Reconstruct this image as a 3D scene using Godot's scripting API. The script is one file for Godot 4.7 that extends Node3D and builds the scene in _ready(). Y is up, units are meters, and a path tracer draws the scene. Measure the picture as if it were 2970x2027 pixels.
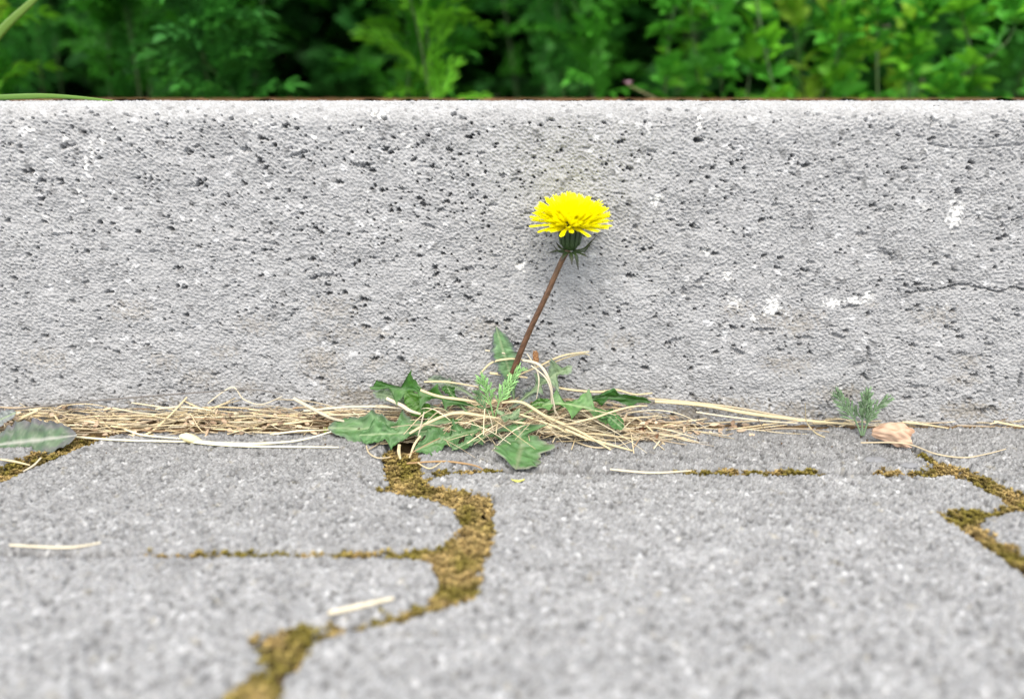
extends Node3D
# A dandelion in the joint between a concrete kerb and zigzag pavers. Coordinates are millimetres (V turns them into metres):
# x to the right along the kerb, y up from the top of the pavers, z from the kerb's face towards the camera.

var rng := RandomNumberGenerator.new()
var fine := FastNoiseLite.new()
var ridge := FastNoiseLite.new()
var broad := FastNoiseLite.new()
var grain := FastNoiseLite.new()
var used := {}
var MAT := {}


func V(x: float, y: float, z: float) -> Vector3:
	return Vector3(x, y, z) * 0.001


func ro(a: float, b: float) -> float:
	return rng.randf_range(a, b)


# ---------------------------------------------------------------- mesh helpers
class Shape:
	var v := PackedVector3Array()
	var c := PackedColorArray()
	var i := PackedInt32Array()

	func mesh() -> ArrayMesh:
		var n := PackedVector3Array()
		n.resize(v.size())
		for k in range(0, i.size(), 3):
			var a := i[k]
			var b := i[k + 1]
			var d := i[k + 2]
			var q := (v[d] - v[a]).cross(v[b] - v[a])
			n[a] += q
			n[b] += q
			n[d] += q
		for k in n.size():
			n[k] = n[k].normalized() if n[k].length_squared() > 0.0 else Vector3.UP
		return surface(v, n, c, i)

	static func surface(vv: PackedVector3Array, nn: PackedVector3Array, cc: PackedColorArray, ii: PackedInt32Array) -> ArrayMesh:
		var arr := []
		arr.resize(Mesh.ARRAY_MAX)
		arr[Mesh.ARRAY_VERTEX] = vv
		arr[Mesh.ARRAY_NORMAL] = nn
		arr[Mesh.ARRAY_COLOR] = cc
		arr[Mesh.ARRAY_INDEX] = ii
		var m := ArrayMesh.new()
		m.add_surface_from_arrays(Mesh.PRIMITIVE_TRIANGLES, arr)
		return m


func smooth_line(p: Array, n: int) -> PackedVector3Array:
	var out := PackedVector3Array()
	var last := p.size() - 1
	for k in n + 1:
		var t := float(k) / n * last
		var s := mini(int(t), last - 1)
		var f := t - s
		var a: Vector3 = p[maxi(s - 1, 0)]
		var b: Vector3 = p[s]
		var c: Vector3 = p[s + 1]
		var d: Vector3 = p[mini(s + 2, last)]
		out.append(b.cubic_interpolate(c, a, d, f))
	return out


# a tapered, possibly flattened tube along a line; r0, rm, r1 are radii (mm) at its start, middle and end
func sweep(s: Shape, line: PackedVector3Array, r0: float, rm: float, r1: float, sides: int, flat: float, col: Color, col_end: Color, up := Vector3.UP, mottle := 0.0) -> void:
	var n := line.size()
	var start := s.v.size()
	for k in n:
		var tan := (line[mini(k + 1, n - 1)] - line[maxi(k - 1, 0)]).normalized()
		var side := tan.cross(up)
		if side.length() < 0.05:
			side = tan.cross(Vector3.RIGHT)
		side = side.normalized()
		var nor := side.cross(tan)
		var t := float(k) / (n - 1)
		var r := (lerpf(r0, rm, t * 2.0) if t < 0.5 else lerpf(rm, r1, t * 2.0 - 1.0)) * 0.001
		for j in sides:
			var a := TAU * j / sides
			s.v.append(line[k] + side * cos(a) * r + nor * sin(a) * r * flat)
			var cc := col.lerp(col_end, t)
			if mottle > 0.0:
				var m := 1.0 + mottle * ro(-1.0, 1.0)
				cc = Color(cc.r * m, cc.g * m, cc.b * m)
			s.c.append(cc)
	for k in n - 1:
		for j in sides:
			var a := start + k * sides + j
			var b := start + k * sides + (j + 1) % sides
			s.i.append_array(PackedInt32Array([a, a + sides, b, b, a + sides, b + sides]))
	for e in [0, n - 1]:
		var o: int = start + e * sides
		for j in range(1, sides - 1):
			if e == 0:
				s.i.append_array(PackedInt32Array([o, o + j, o + j + 1]))
			else:
				s.i.append_array(PackedInt32Array([o, o + j + 1, o + j]))


# a dandelion-like leaf: a sheet on a centre line, with backward teeth, a keel and a wavy blade
# d: w half width mm, n teeth, depth 0..1, back mm, fold, wave mm, petiole share, col, rib, edge colours, phase
func leaf_shape(pts: Array, face: Vector3, d: Dictionary) -> ArrayMesh:
	var s := Shape.new()
	var rows: int = d.get("rows", 110)
	var cols := 12
	var line := smooth_line(pts, rows)
	var w: float = d.w
	var teeth: float = d.get("n", 5.0)
	var depth: float = d.get("depth", 0.4)
	var fold: float = d.get("fold", 0.25)
	var wave: float = d.get("wave", 0.8)
	var pet: float = d.get("petiole", 0.25)
	var back: float = d.get("back", 3.0)
	var ph: float = d.get("phase", 0.0)
	var col: Color = d.get("col", Color(0.075, 0.15, 0.065))
	var rib: Color = d.get("rib", Color(0.22, 0.3, 0.16))
	var edge: Color = d.get("edge", col)
	var edge_from: float = d.get("edge_from", 0.75)
	var lobed: float = d.get("lobed", 0.0)
	var point: float = d.get("tip", 0.75)
	var widest: float = d.get("widest", 0.68)
	for k in rows + 1:
		var u := float(k) / rows
		var tan := (line[mini(k + 1, rows)] - line[maxi(k - 1, 0)]).normalized()
		var side := tan.cross(face).normalized()
		var nor := side.cross(tan).normalized()
		var base := 0.0
		if u < widest:
			base = pow(smoothstep(pet * 0.4, widest, u), 0.8)
		else:
			base = pow(maxf(1.0 - pow((u - widest) / (1.0 - widest), 1.7), 0.0), point)
		for j in cols + 1:
			var q := float(j) / cols * 2.0 - 1.0
			var a := absf(q)
			var sg := signf(q)
			var t := fposmod(u * teeth + ph + (0.37 if sg > 0 else 0.0), 1.0)
			var saw := pow(t, 1.15 + 0.8 * lobed) if t < 0.88 else (1.0 - t) / 0.12     # rises slowly towards the base side, then drops: teeth point back
			saw = 1.0 - saw
			var fade := 1.0 - smoothstep(0.5, 0.85, u) * 0.72 * (1.0 - lobed)
			var hw := w * base * (1.0 - minf(depth * 1.35, 0.93) * saw * fade) + 0.45 * (1.0 - u)
			hw *= 1.0 - (0.1 if depth > 0.15 else 0.02) * fposmod(u * teeth * 3.7 + sg * 0.3, 1.0) * fade
			hw *= 1.0 + 0.13 * fine.get_noise_2d(u * 26.0 + ph * 9.0, sg * 5.0 + w)
			var wob := wave * 0.001 * fine.get_noise_3d(u * 9.0 + ph * 31.0, q * 1.8, w) * base * (0.4 + a)
			var blister := 0.22 * 0.001 * fine.get_noise_3d(u * 40.0, q * w * 0.7, ph * 13.0 + 7.0) * base
			var groove := -0.25 * 0.001 * exp(-pow(q * w * base / 0.5, 2.0))
			var p := line[k] + side * q * hw * 0.001 + nor * (fold * a * hw * 0.001 + wob + blister + groove) - tan * back * 0.001 * a * a * (1.0 - saw) * depth * base * fade
			s.v.append(p)
			var cc := col * (1.0 + 0.34 * fine.get_noise_3d(u * 15.0, q * 3.0, ph + w))
			cc = cc.lerp(edge, clampf((maxf(a, smoothstep(0.75, 1.0, u)) - edge_from) / maxf(1.0 - edge_from, 0.01) + 0.4 * fine.get_noise_2d(u * 9.0, q * 4.0 + 3.0), 0.0, 1.0) if edge != col else 0.0)
			var vein := exp(-pow(q * hw / 0.32, 2.0))
			var sidevein := exp(-pow((fposmod(u * 9.0 - a * 0.9, 1.0) - 0.5) / 0.07, 2.0)) * 0.25 * (1.0 - a)
			cc = cc.lerp(rib, clampf(vein + sidevein, 0.0, 1.0) * 0.85)
			cc.a = 1.0
			s.c.append(cc)
	for k in rows:
		for j in cols:
			var a := k * (cols + 1) + j
			s.i.append_array(PackedInt32Array([a, a + 1, a + cols + 1, a + 1, a + cols + 2, a + cols + 1]))
	return s.mesh()


# ---------------------------------------------------------------- naming helpers
func numbered(called: String) -> String:
	if not used.has(called):
		used[called] = 0
		return called
	used[called] += 1
	return "%s_%03d" % [called, used[called]]


func tag(o: Node3D, label: String, category: String, group := "") -> void:
	o.set_meta("label", label)
	o.set_meta("category", category)
	if group:
		o.set_meta("group", group)


func obj(called: String, m: Mesh, mat: Material, parent: Node = null) -> MeshInstance3D:
	var o := MeshInstance3D.new()
	o.mesh = m
	o.material_override = null
	for k in m.get_surface_count():
		o.set_surface_override_material(k, mat)
	if parent == null:
		o.name = numbered(called)
		add_child(o)
	else:
		var n := 0
		for ch in parent.get_children():
			if String(ch.name) == called or (String(ch.name).begins_with(called + "_") and String(ch.name).length() == called.length() + 4):
				n += 1
		o.name = called if n == 0 else "%s_%03d" % [called, n]
		parent.add_child(o, true)
	return o


func base(called: String, at: Vector3) -> Node3D:
	var o := Node3D.new()
	o.name = numbered(called)
	add_child(o)
	o.position = at
	return o


func paint(called: String, rough: float, spec := 0.5, back := Color.BLACK) -> StandardMaterial3D:
	var m := StandardMaterial3D.new()
	m.resource_name = called
	m.vertex_color_use_as_albedo = true
	m.roughness = rough
	m.metallic_specular = spec
	if back != Color.BLACK:
		m.backlight_enabled = true
		m.backlight = back
	MAT[called] = m
	return m


# ---------------------------------------------------------------- concrete
func lookup_distance(poly: PackedVector2Array, p: Vector2) -> float:
	var best := 1e9
	var n := poly.size()
	for k in n:
		var q := Geometry2D.get_closest_point_to_segment(p, poly[k], poly[(k + 1) % n])
		best = minf(best, q.distance_squared_to(p))
	best = sqrt(best)
	return -best if Geometry2D.is_point_in_polygon(p, poly) else best


func concrete_tone(x: float, y: float, z: float, g: float) -> Color:
	var v := grain.get_noise_3d(x * 0.42, y * 0.42, z * 0.42)
	var k := 1.0 + 0.1 * fine.get_noise_3d(x * 0.55, y * 0.9, z * 0.8) + 0.06 * v + 0.1 * broad.get_noise_3d(x * 0.045, y * 0.045, z * 0.045) + 0.07 * fine.get_noise_3d(x * 1.7, y * 1.9, z * 1.9)
	if v > 0.955:
		k *= 1.3
	elif v < -0.955:
		k *= 0.68
	return Color(g * k * 0.985, g * k, g * k * 1.032)


# one paver: a height field inside its outline, worn round at the edge, dropping into the joint
func paver_mesh(poly: PackedVector2Array, step: float, seed_: float, tilt: Vector3, tone: float) -> ArrayMesh:
	var lo := Vector2(1e9, 1e9)
	var hi := -lo
	for p in poly:
		lo = lo.min(p)
		hi = hi.max(p)
	lo -= Vector2(4, 4)
	hi += Vector2(4, 4)
	var cs := 2.0
	var cw := int((hi.x - lo.x) / cs) + 2
	var ch := int((hi.y - lo.y) / cs) + 2
	var sd := PackedFloat32Array()
	sd.resize(cw * ch)
	for b in ch:
		for a in cw:
			sd[b * cw + a] = lookup_distance(poly, lo + Vector2(a, b) * cs)
	var nx := int((hi.x - lo.x) / step)
	var nz := int((hi.y - lo.y) / step)
	var h := PackedFloat32Array()
	var dist := PackedFloat32Array()
	h.resize(nx * nz)
	dist.resize(nx * nz)
	var col := PackedColorArray()
	col.resize(nx * nz)
	for b in nz:
		for a in nx:
			var x := lo.x + a * step
			var z := lo.y + b * step
			var fx := (x - lo.x) / cs
			var fz := (z - lo.y) / cs
			var ix := int(fx)
			var iz := int(fz)
			fx -= ix
			fz -= iz
			var o := iz * cw + ix
			var d := lerpf(lerpf(sd[o], sd[o + 1], fx), lerpf(sd[o + cw], sd[o + cw + 1], fx), fz)
			var m := b * nx + a
			d += -1.2 + 1.2 * fine.get_noise_2d(x * 0.16 + seed_, z * 0.16) + 2.6 * maxf(0.0, fine.get_noise_2d(x * 0.21 + seed_ + 50.0, z * 0.21) - 0.45) + 0.55 * fine.get_noise_2d(x * 0.7, z * 0.7 + seed_)
			dist[m] = d
			var y := 0.0
			if d < 5.0:
				var rr := ridge.get_noise_3d(x * 0.2 + seed_, z * 0.26, 3.0)
				y = ro(-0.07, 0.07) + 0.75 * rr + 0.7 * fine.get_noise_2d(x * 0.7, z * 0.9 + seed_) + 0.4 * fine.get_noise_2d(x * 1.5, z * 1.9 + seed_) + 0.7 * broad.get_noise_2d(x * 0.05 + seed_, z * 0.05)
				y += tilt.x + tilt.y * (x - lo.x) + tilt.z * (z - lo.y)
				var r := 5.0
				if d > -r:
					if d < 0.0:
						var e := d + r
						y -= (r - sqrt(maxf(r * r - e * e, 0.0))) * 0.55
					else:
						y -= 2.75 + minf(d * 6.0, 11.0)
				var gv := grain.get_noise_3d(x * 0.62 + seed_, z * 0.62, 2.0)
				var kk := 1.0 + 0.22 * fine.get_noise_2d(x * 0.5 + seed_, z * 0.55) + 0.18 * fine.get_noise_2d(x * 1.2, z * 1.3 + seed_) + 0.2 * gv + 0.2 * broad.get_noise_2d(x * 0.05 + seed_, z * 0.07)
				if gv < -0.84:
					kk *= 0.7
					y -= 0.7
				elif gv > 0.94:
					kk *= 1.35
				var warm := clampf(broad.get_noise_2d(x * 0.11 + 70.0, z * 0.11 + seed_) * 2.2 - 1.05, 0.0, 0.4)
				kk *= ro(0.8, 1.2)
				col[m] = Color(tone * kk * 0.98, tone * kk * (1.0 - 0.12 * warm), tone * kk * (1.035 - 0.4 * warm))
			h[m] = y
	var v := PackedVector3Array()
	var n := PackedVector3Array()
	v.resize(nx * nz)
	n.resize(nx * nz)
	for b in nz:
		for a in nx:
			var m := b * nx + a
			v[m] = V(lo.x + a * step, h[m], lo.y + b * step)
			var l := h[m - 1] if a > 0 else h[m]
			var r := h[m + 1] if a < nx - 1 else h[m]
			var u := h[m - nx] if b > 0 else h[m]
			var w := h[m + nx] if b < nz - 1 else h[m]
			n[m] = Vector3(l - r, 2.0 * step, u - w).normalized()
	var idx := PackedInt32Array()
	for b in nz - 1:
		for a in nx - 1:
			var m := b * nx + a
			if minf(minf(dist[m], dist[m + 1]), minf(dist[m + nx], dist[m + nx + 1])) < 2.6:
				idx.append_array(PackedInt32Array([m, m + 1, m + nx, m + 1, m + nx + 1, m + nx]))
	return Shape.surface(v, n, col, idx)


# the kerb: rows run from below ground up the face, round the arris, over the top and down the back
func kerb_mesh(stains: Array, gouges: Array) -> ArrayMesh:
	var step := 0.42
	var xs := PackedFloat32Array()
	var x := -1000.0
	while x < -246.5:
		xs.append(x)
		x += 8.0 if x < -400.0 else 2.0
	x = -246.0
	while x < 246.0:
		xs.append(x)
		x += step
	while x < 1001.0:
		xs.append(x)
		x += 2.0 if x < 400.0 else 8.0
	var top := 145.0
	var rad := 9.0
	var py := PackedFloat32Array()
	var pz := PackedFloat32Array()
	var ny := PackedFloat32Array()
	var nz := PackedFloat32Array()
	py.append(-30.0); pz.append(0.0); ny.append(0.0); nz.append(1.0)
	var y := -6.0
	while y < top - rad:
		py.append(y); pz.append(0.0); ny.append(0.0); nz.append(1.0)
		y += step
	var arc := int(rad * PI / 2.0 / step)
	for k in arc:
		var a := float(k) / arc * PI / 2.0
		py.append(top - rad + rad * sin(a)); pz.append(-rad + rad * cos(a)); ny.append(sin(a)); nz.append(cos(a))
	var zz := -rad
	while zz > -24.0:
		py.append(top); pz.append(zz); ny.append(1.0); nz.append(0.0)
		zz -= step
	while zz > -92.0:
		py.append(top); pz.append(zz); ny.append(1.0); nz.append(0.0)
		zz -= 1.5
	for k in 5:
		var a := float(k) / 4.0 * PI / 2.0
		py.append(top - 6.0 + 6.0 * cos(a)); pz.append(-94.0 - 6.0 * sin(a)); ny.append(cos(a)); nz.append(-sin(a))
	py.append(60.0); pz.append(-100.0); ny.append(0.0); nz.append(-1.0)
	py.append(-30.0); pz.append(-100.0); ny.append(0.0); nz.append(-1.0)
	var w := xs.size()
	var hh := py.size()
	var d := PackedFloat32Array()
	d.resize(w * hh)
	var col := PackedColorArray()
	col.resize(w * hh)
	for b in hh:
		var yy := py[b] - pz[b]     # unrolled height
		for a in w:
			var xx := xs[a]
			var k := b * w + a
			var rough := 0.95 + 0.4 * broad.get_noise_2d(xx * 0.035 + 300.0, yy * 0.05)
			var warp := 1.6 * fine.get_noise_2d(xx * 0.12 + 9.0, yy * 0.12)
			d[k] = rough * (0.42 * ridge.get_noise_2d(xx * 0.2 + warp * 0.25, yy * 0.42) + 0.4 * fine.get_noise_2d(xx * 0.5, yy * 0.95 + warp * 0.3) + 0.26 * fine.get_noise_2d(xx * 1.05 + 50.0, yy * 1.6)) + ro(-0.05, 0.05) + 0.2 * fine.get_noise_2d(xx * 0.13 + 20.0, yy * 0.2) + 0.7 * broad.get_noise_2d(xx * 0.03, yy * 0.05)
			col[k] = concrete_tone(xx, yy, pz[b] * 0.2, 0.31) * ro(0.86, 1.14)
	# pits: air holes left by casting, and longer gouges; both have real depth
	var holes := []
	for k in 3800:
		var py_ := ro(2.0, 150.0)
		var px := ro(-245.0, 245.0)
		if rng.randf() < 0.16:
			px = rng.randfn(-90.0, 90.0)
			py_ = rng.randfn(110.0, 18.0)
		if px < -245.0 or px > 245.0 or py_ < 2.0 or py_ > 150.0:
			continue
		if broad.get_noise_2d(px * 0.03 + 90.0, py_ * 0.04) < ro(-0.6, 0.3):
			continue
		var r := 0.3 + 0.75 * pow(rng.randf(), 6.5)
		holes.append([px, py_, r * ro(0.8, 2.3), r, ro(-0.4, 0.4), 1.7 + 2.4 * r])
	for k in 420:
		var r := ro(0.3, 0.55)
		holes.append([ro(-245.0, 245.0), ro(2.0, 142.0), r * ro(2.5, 6.0), r * ro(0.8, 1.6), ro(-0.45, 0.45), ro(0.7, 1.7)])
	holes.append_array(gouges)
	var x0 := -246.0
	var first := 0
	while xs[first] < x0 - 0.01:
		first += 1
	for g in holes:
		var ca := cos(float(g[4]))
		var sa := sin(float(g[4]))
		var reach := maxf(g[2], g[3]) * 1.35
		var a0 := maxi(first, first + int((g[0] - reach - x0) / step))
		var a1 := mini(first + 1170, first + int((g[0] + reach - x0) / step) + 1)
		var b0 := maxi(1, 1 + int((g[1] - reach + 6.0) / step))
		var b1 := mini(hh - 1, 1 + int((g[1] + reach + 6.0) / step) + 1)
		for b in range(b0, b1):
			for a in range(a0, a1):
				var dx: float = xs[a] - g[0]
				var dy: float = (py[b] - pz[b] if b < hh - 8 else 999.0) - g[1]
				var p: float = (dx * ca + dy * sa) / g[2]
				var q: float = (-dx * sa + dy * ca) / g[3]
				var e := sqrt(p * p + q * q) + 0.5 * fine.get_noise_2d(xs[a] * 0.75, py[b] * 0.75)
				if e < 1.0:
					d[b * w + a] -= g[5] * smoothstep(1.0, 0.55, e)
	for g in stains:
		var a0 := maxi(first, first + int((g[0] - g[2] - x0) / step))
		var a1 := mini(first + 1170, first + int((g[0] + g[2] - x0) / step) + 1)
		var b0 := maxi(1, 1 + int((g[1] - g[3] + 6.0) / step))
		var b1 := mini(hh - 1, 1 + int((g[1] + g[3] + 6.0) / step) + 1)
		for b in range(b0, b1):
			for a in range(a0, a1):
				var p: float = (xs[a] - g[0]) / g[2]
				var q: float = (py[b] - pz[b] - g[1]) / g[3]
				var e: float = sqrt(p * p + q * q) + g[5] * fine.get_noise_2d(xs[a] * 0.42 + g[0], py[b] * 0.42)
				if e < 0.8:
					col[b * w + a] = col[b * w + a].lerp(g[4], smoothstep(0.8, 0.35, e) * g[6])
	var v := PackedVector3Array()
	var n := PackedVector3Array()
	v.resize(w * hh)
	n.resize(w * hh)
	for b in hh:
		for a in w:
			var k := b * w + a
			v[k] = V(xs[a], py[b] + ny[b] * d[k], pz[b] + nz[b] * d[k])
	for b in hh:
		var bu := mini(b + 1, hh - 1)
		var bd := maxi(b - 1, 0)
		for a in w:
			var al := maxi(a - 1, 0)
			var ar := mini(a + 1, w - 1)
			n[b * w + a] = (v[b * w + ar] - v[b * w + al]).cross(v[bu * w + a] - v[bd * w + a]).normalized()
	var idx := PackedInt32Array()
	idx.resize((w - 1) * (hh - 1) * 6)
	var at := 0
	for b in hh - 1:
		for a in w - 1:
			var k := b * w + a
			idx[at] = k
			idx[at + 1] = k + w
			idx[at + 2] = k + 1
			idx[at + 3] = k + 1
			idx[at + 4] = k + w
			idx[at + 5] = k + w + 1
			at += 6
	return Shape.surface(v, n, col, idx)


# ---------------------------------------------------------------- the scene
func _ready() -> void:
	rng.seed = 7
	var cam := Camera3D.new()
	cam.name = "camera"
	add_child(cam)
	var lens := CameraAttributesPhysical.new()
	lens.frustum_focal_length = 25.4
	lens.frustum_near = 0.02
	lens.frustum_far = 400.0
	lens.exposure_aperture = 4.1
	lens.frustum_focus_distance = 0.327
	cam.attributes = lens
	cam.fov = rad_to_deg(2.0 * atan(1013.5 / 2145.0))
	cam.near = 0.02
	cam.far = 400.0
	cam.position = V(0.0, 146.5, 321.8)
	cam.rotation_degrees.x = -18.71
	cam.current = true

	var sky := ProceduralSkyMaterial.new()
	sky.sky_top_color = Color(0.86, 0.88, 0.91)
	sky.sky_horizon_color = Color(0.82, 0.85, 0.88)
	sky.ground_bottom_color = Color(0.3, 0.3, 0.3)
	sky.ground_horizon_color = Color(0.6, 0.62, 0.62)
	var env := Environment.new()
	env.background_mode = Environment.BG_SKY
	env.sky = Sky.new()
	env.sky.sky_material = sky
	env.tonemap_mode = Environment.TONE_MAPPER_LINEAR
	env.tonemap_exposure = 3.65
	env.sdfgi_enabled = true
	env.ssao_enabled = true
	env.ssil_enabled = true
	var around := WorldEnvironment.new()
	around.name = "environment"
	around.environment = env
	add_child(around)
	var sun := DirectionalLight3D.new()
	sun.name = "sun"
	sun.light_color = Color(1.0, 0.97, 0.93)
	sun.light_energy = 0.42
	sun.light_angular_distance = 45.0
	sun.shadow_enabled = true
	sun.rotation_degrees = Vector3(-56.0, -5.0, 0.0)
	add_child(sun)

	fine.noise_type = FastNoiseLite.TYPE_SIMPLEX_SMOOTH
	fine.frequency = 1.0
	fine.fractal_type = FastNoiseLite.FRACTAL_NONE
	fine.seed = 3
	ridge.noise_type = FastNoiseLite.TYPE_SIMPLEX
	ridge.frequency = 1.0
	ridge.fractal_type = FastNoiseLite.FRACTAL_RIDGED
	ridge.fractal_octaves = 2
	ridge.seed = 11
	broad.noise_type = FastNoiseLite.TYPE_SIMPLEX_SMOOTH
	broad.frequency = 1.0
	broad.fractal_octaves = 3
	broad.seed = 5
	grain.noise_type = FastNoiseLite.TYPE_CELLULAR
	grain.cellular_return_type = FastNoiseLite.RETURN_CELL_VALUE
	grain.frequency = 1.0
	grain.fractal_type = FastNoiseLite.FRACTAL_NONE
	grain.seed = 17

	paint("concrete", 0.9, 0.35)
	paint("paving", 0.85, 0.4)
	paint("soil", 1.0, 0.2)
	paint("straw", 0.65, 0.45, Color(0.25, 0.25, 0.25))
	paint("leaf", 0.5, 0.5, Color(0.45, 0.45, 0.45))
	paint("petal", 0.6, 0.3, Color(0.5, 0.5, 0.5))
	paint("stem", 0.5, 0.5)
	paint("moss", 0.95, 0.2, Color(0.2, 0.2, 0.2))
	paint("dry_leaf", 0.7, 0.4, Color(0.5, 0.5, 0.5))
	paint("weed_leaf", 0.5, 0.4, Color(0.9, 0.9, 0.9))

	make_ground()
	make_kerb()
	var polys := make_pavers()
	make_moss(polys)
	make_background()
	make_straw_band()
	make_dandelion()
	make_small_plants()
	make_straw_blades()
	make_litter()


func sheet(x0: float, x1: float, z0: float, z1: float, y: float, step: float, amp: float, a: Color, b: Color, rise := 0.0) -> ArrayMesh:
	var s := Shape.new()
	var nx := int((x1 - x0) / step) + 1
	var nz := int((z1 - z0) / step) + 1
	for k in nz:
		for j in nx:
			var x := x0 + j * step
			var z := z0 + k * step
			var t := fine.get_noise_2d(x / step * 0.21, z / step * 0.21)
			s.v.append(V(x, y + amp * t + amp * 0.6 * fine.get_noise_2d(x / step * 0.6, z / step * 0.6) + rise * maxf(0.0, -1900.0 - z), z))
			s.c.append(a.lerp(b, clampf(0.5 + 0.6 * t + 0.35 * grain.get_noise_2d(x / step * 0.5, z / step * 0.5), 0.0, 1.0)))
	for k in nz - 1:
		for j in nx - 1:
			var m := k * nx + j
			s.i.append_array(PackedInt32Array([m, m + 1, m + nx, m + 1, m + nx + 1, m + nx]))
	return s.mesh()


func make_ground() -> void:
	var g := obj("ground", sheet(-200000.0, 200000.0, -200000.0, 200000.0, -25.0, 20000.0, 0.0, Color(0.3, 0.3, 0.3), Color(0.34, 0.34, 0.33)), MAT.soil)
	g.set_meta("kind", "structure")
	var bed := obj("planting_bed", sheet(-3500.0, 3500.0, -4200.0, -101.0, 96.0, 40.0, 9.0, Color(0.03, 0.022, 0.015), Color(0.06, 0.045, 0.03), 0.45), MAT.soil)
	bed.set_meta("kind", "structure")
	var lip := obj("soil", sheet(-900.0, 900.0, -330.0, -100.6, 145.9, 4.0, 1.0, Color(0.07, 0.04, 0.02), Color(0.13, 0.07, 0.035)), MAT.soil)
	lip.set_meta("kind", "structure")


func make_kerb() -> void:
	var white := Color(0.72, 0.72, 0.71)
	var stains := []
	# lime blooms and paint flecks: x, y, half width, half height, colour, raggedness, strength
	for q in [[117.3, 58.1, 3.4, 4.6], [99.7, 60, 3.0, 2.2], [95.7, 72.4, 1.9, 1.9], [144.2, 59.7, 3.2, 2.6], [153.4, 60.7, 5.2, 1.5], [159.6, 63.4, 2.2, 2.0], [85.6, 83.3, 1.7, 1.6],
		[62.3, 105.4, 2.6, 2.2], [3.8, 76.7, 2.8, 2.2], [191.9, 99.5, 3.0, 5.6], [78.3, 136.6, 0.9, 4.6], [-187.3, 131, 1.0, 2.0], [-201.9, 134.2, 2.6, 1.2], [-177.1, 126.2, 0.9, 3.0], [-180.4, 118.4, 0.8, 4.6],
		[-42.7, 128.3, 1.6, 1.9], [-63.3, 134.5, 1.8, 0.9], [-55, 142, 4.0, 2.0], [99.5, 139.3, 2.0, 1.0], [-172.1, 129.7, 1.1, 1.0], [-106.9, 137.5, 1.0, 0.9], [-82.7, 131.3, 1.2, 0.7], [109.6, 52.9, 1.5, 1.5]]:
		stains.append([q[0], q[1], q[2] * 1.3, q[3] * 1.3, white, 0.75, ro(0.8, 1.0)])
	for k in 110:
		var left := rng.randf() < 0.6
		var r := 0.35 + 0.7 * pow(rng.randf(), 2.5)
		stains.append([ro(-212.0, -10.0) if left else ro(-60.0, 215.0), ro(95.0, 141.0) if left else ro(15.0, 141.0), r * ro(1.0, 1.8), r, white, 0.6, ro(0.35, 0.95)])
	for k in 40:
		var r := ro(2.0, 7.0)
		stains.append([ro(-220.0, 220.0), ro(4.0, 60.0), r * 2.0, r, Color(0.26, 0.235, 0.2), 0.9, 0.35])
	for k in 30:
		stains.append([ro(-220.0, 220.0), ro(2.0, 18.0), ro(8.0, 22.0), ro(2.0, 6.0), Color(0.2, 0.18, 0.15), 0.9, 0.55])
	var gouges := []
	for q in [[114.6, 46.7, 7.0, 1.1, 0.05], [74.2, 41.1, 5.0, 1.3, 0.35], [148.8, 43.9, 4.5, 0.9, -0.35], [160.6, 30, 3.2, 1.2, 0.5], [164.4, 34.7, 1.0, 3.4, 0.2], [189.4, 19, 5.6, 1.1, 0.03], [-82.7, 72, 6.5, 0.9, 0.0],
		[-19.1, 75.2, 3.6, 1.0, 0.1], [-4, 115.5, 1.7, 1.3, 0.0], [-137.2, 125.9, 1.7, 1.1, 0.0], [-132.6, 127.6, 2.0, 0.8, 0.2], [-107.3, 57.3, 1.6, 1.2, 0.0], [-198.1, 60.2, 1.9, 1.1, 0.0], [-89.4, 124.7, 4.6, 0.8, 0.25], [-112.2, 126.2, 2.6, 0.9, -0.2],
		[-65, 119.8, 4.8, 1.0, -0.2], [77.1, 65, 1.4, 2.2, 0.0], [83.7, 69.7, 2.2, 1.6, 0.3], [84.8, 83.7, 3.0, 0.9, -0.1], [152.7, 90.5, 2.6, 1.2, 0.0], [164.6, 82.1, 3.4, 1.1, -0.3], [168, 79.8, 0.9, 3.0, 0.0], [-36, 94.2, 3.4, 0.8, -0.25],
		[53.6, 93.5, 1.2, 1.2, 0.0], [206.3, 35.6, 3.2, 0.8, 0.2], [134.7, 43.1, 3.2, 0.8, 0.0], [153, 57.8, 4.0, 0.9, 0.1], [236.9, 22.8, 0.9, 5.0, 0.1], [224, 7.1, 6.0, 1.2, 0.0], [103.9, 36.4, 4.0, 1.2, -0.5], [-51.7, 33.1, 1.6, 1.1, 0.0]]:
		gouges.append([q[0], q[1], q[2], q[3], q[4], 1.9])
	# the crack at the right, a chain of short gouges
	var crack := [176.8, 64.2, 184.4, 64.8, 192.7, 66.1, 200.7, 68.1, 210.3, 66.4, 219.1, 64.8, 224, 67, 232.2, 64.8, 243.2, 64.2]
	for k in range(0, crack.size() - 2, 2):
		var a := Vector2(crack[k], crack[k + 1])
		var b := Vector2(crack[k + 2], crack[k + 3])
		for j in 4:
			var m := a.lerp(b, (j + 0.5) / 4.0)
			gouges.append([m.x, m.y + ro(-0.25, 0.25), a.distance_to(b) / 5.5, ro(0.45, 0.85), (b - a).angle() + ro(-0.15, 0.15), 2.0])
	var crack2 := [174.5, 128.5, 184.9, 126.9, 197.9, 127.1, 215.1, 128.3]
	for k in range(0, crack2.size() - 2, 2):
		var a := Vector2(crack2[k], crack2[k + 1])
		var b := Vector2(crack2[k + 2], crack2[k + 3])
		for j in 4:
			var m := a.lerp(b, (j + 0.5) / 4.0)
			gouges.append([m.x, m.y + ro(-0.4, 0.4), a.distance_to(b) / 7.0, ro(0.4, 0.6), (b - a).angle() + ro(-0.2, 0.2), 1.0])
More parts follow.
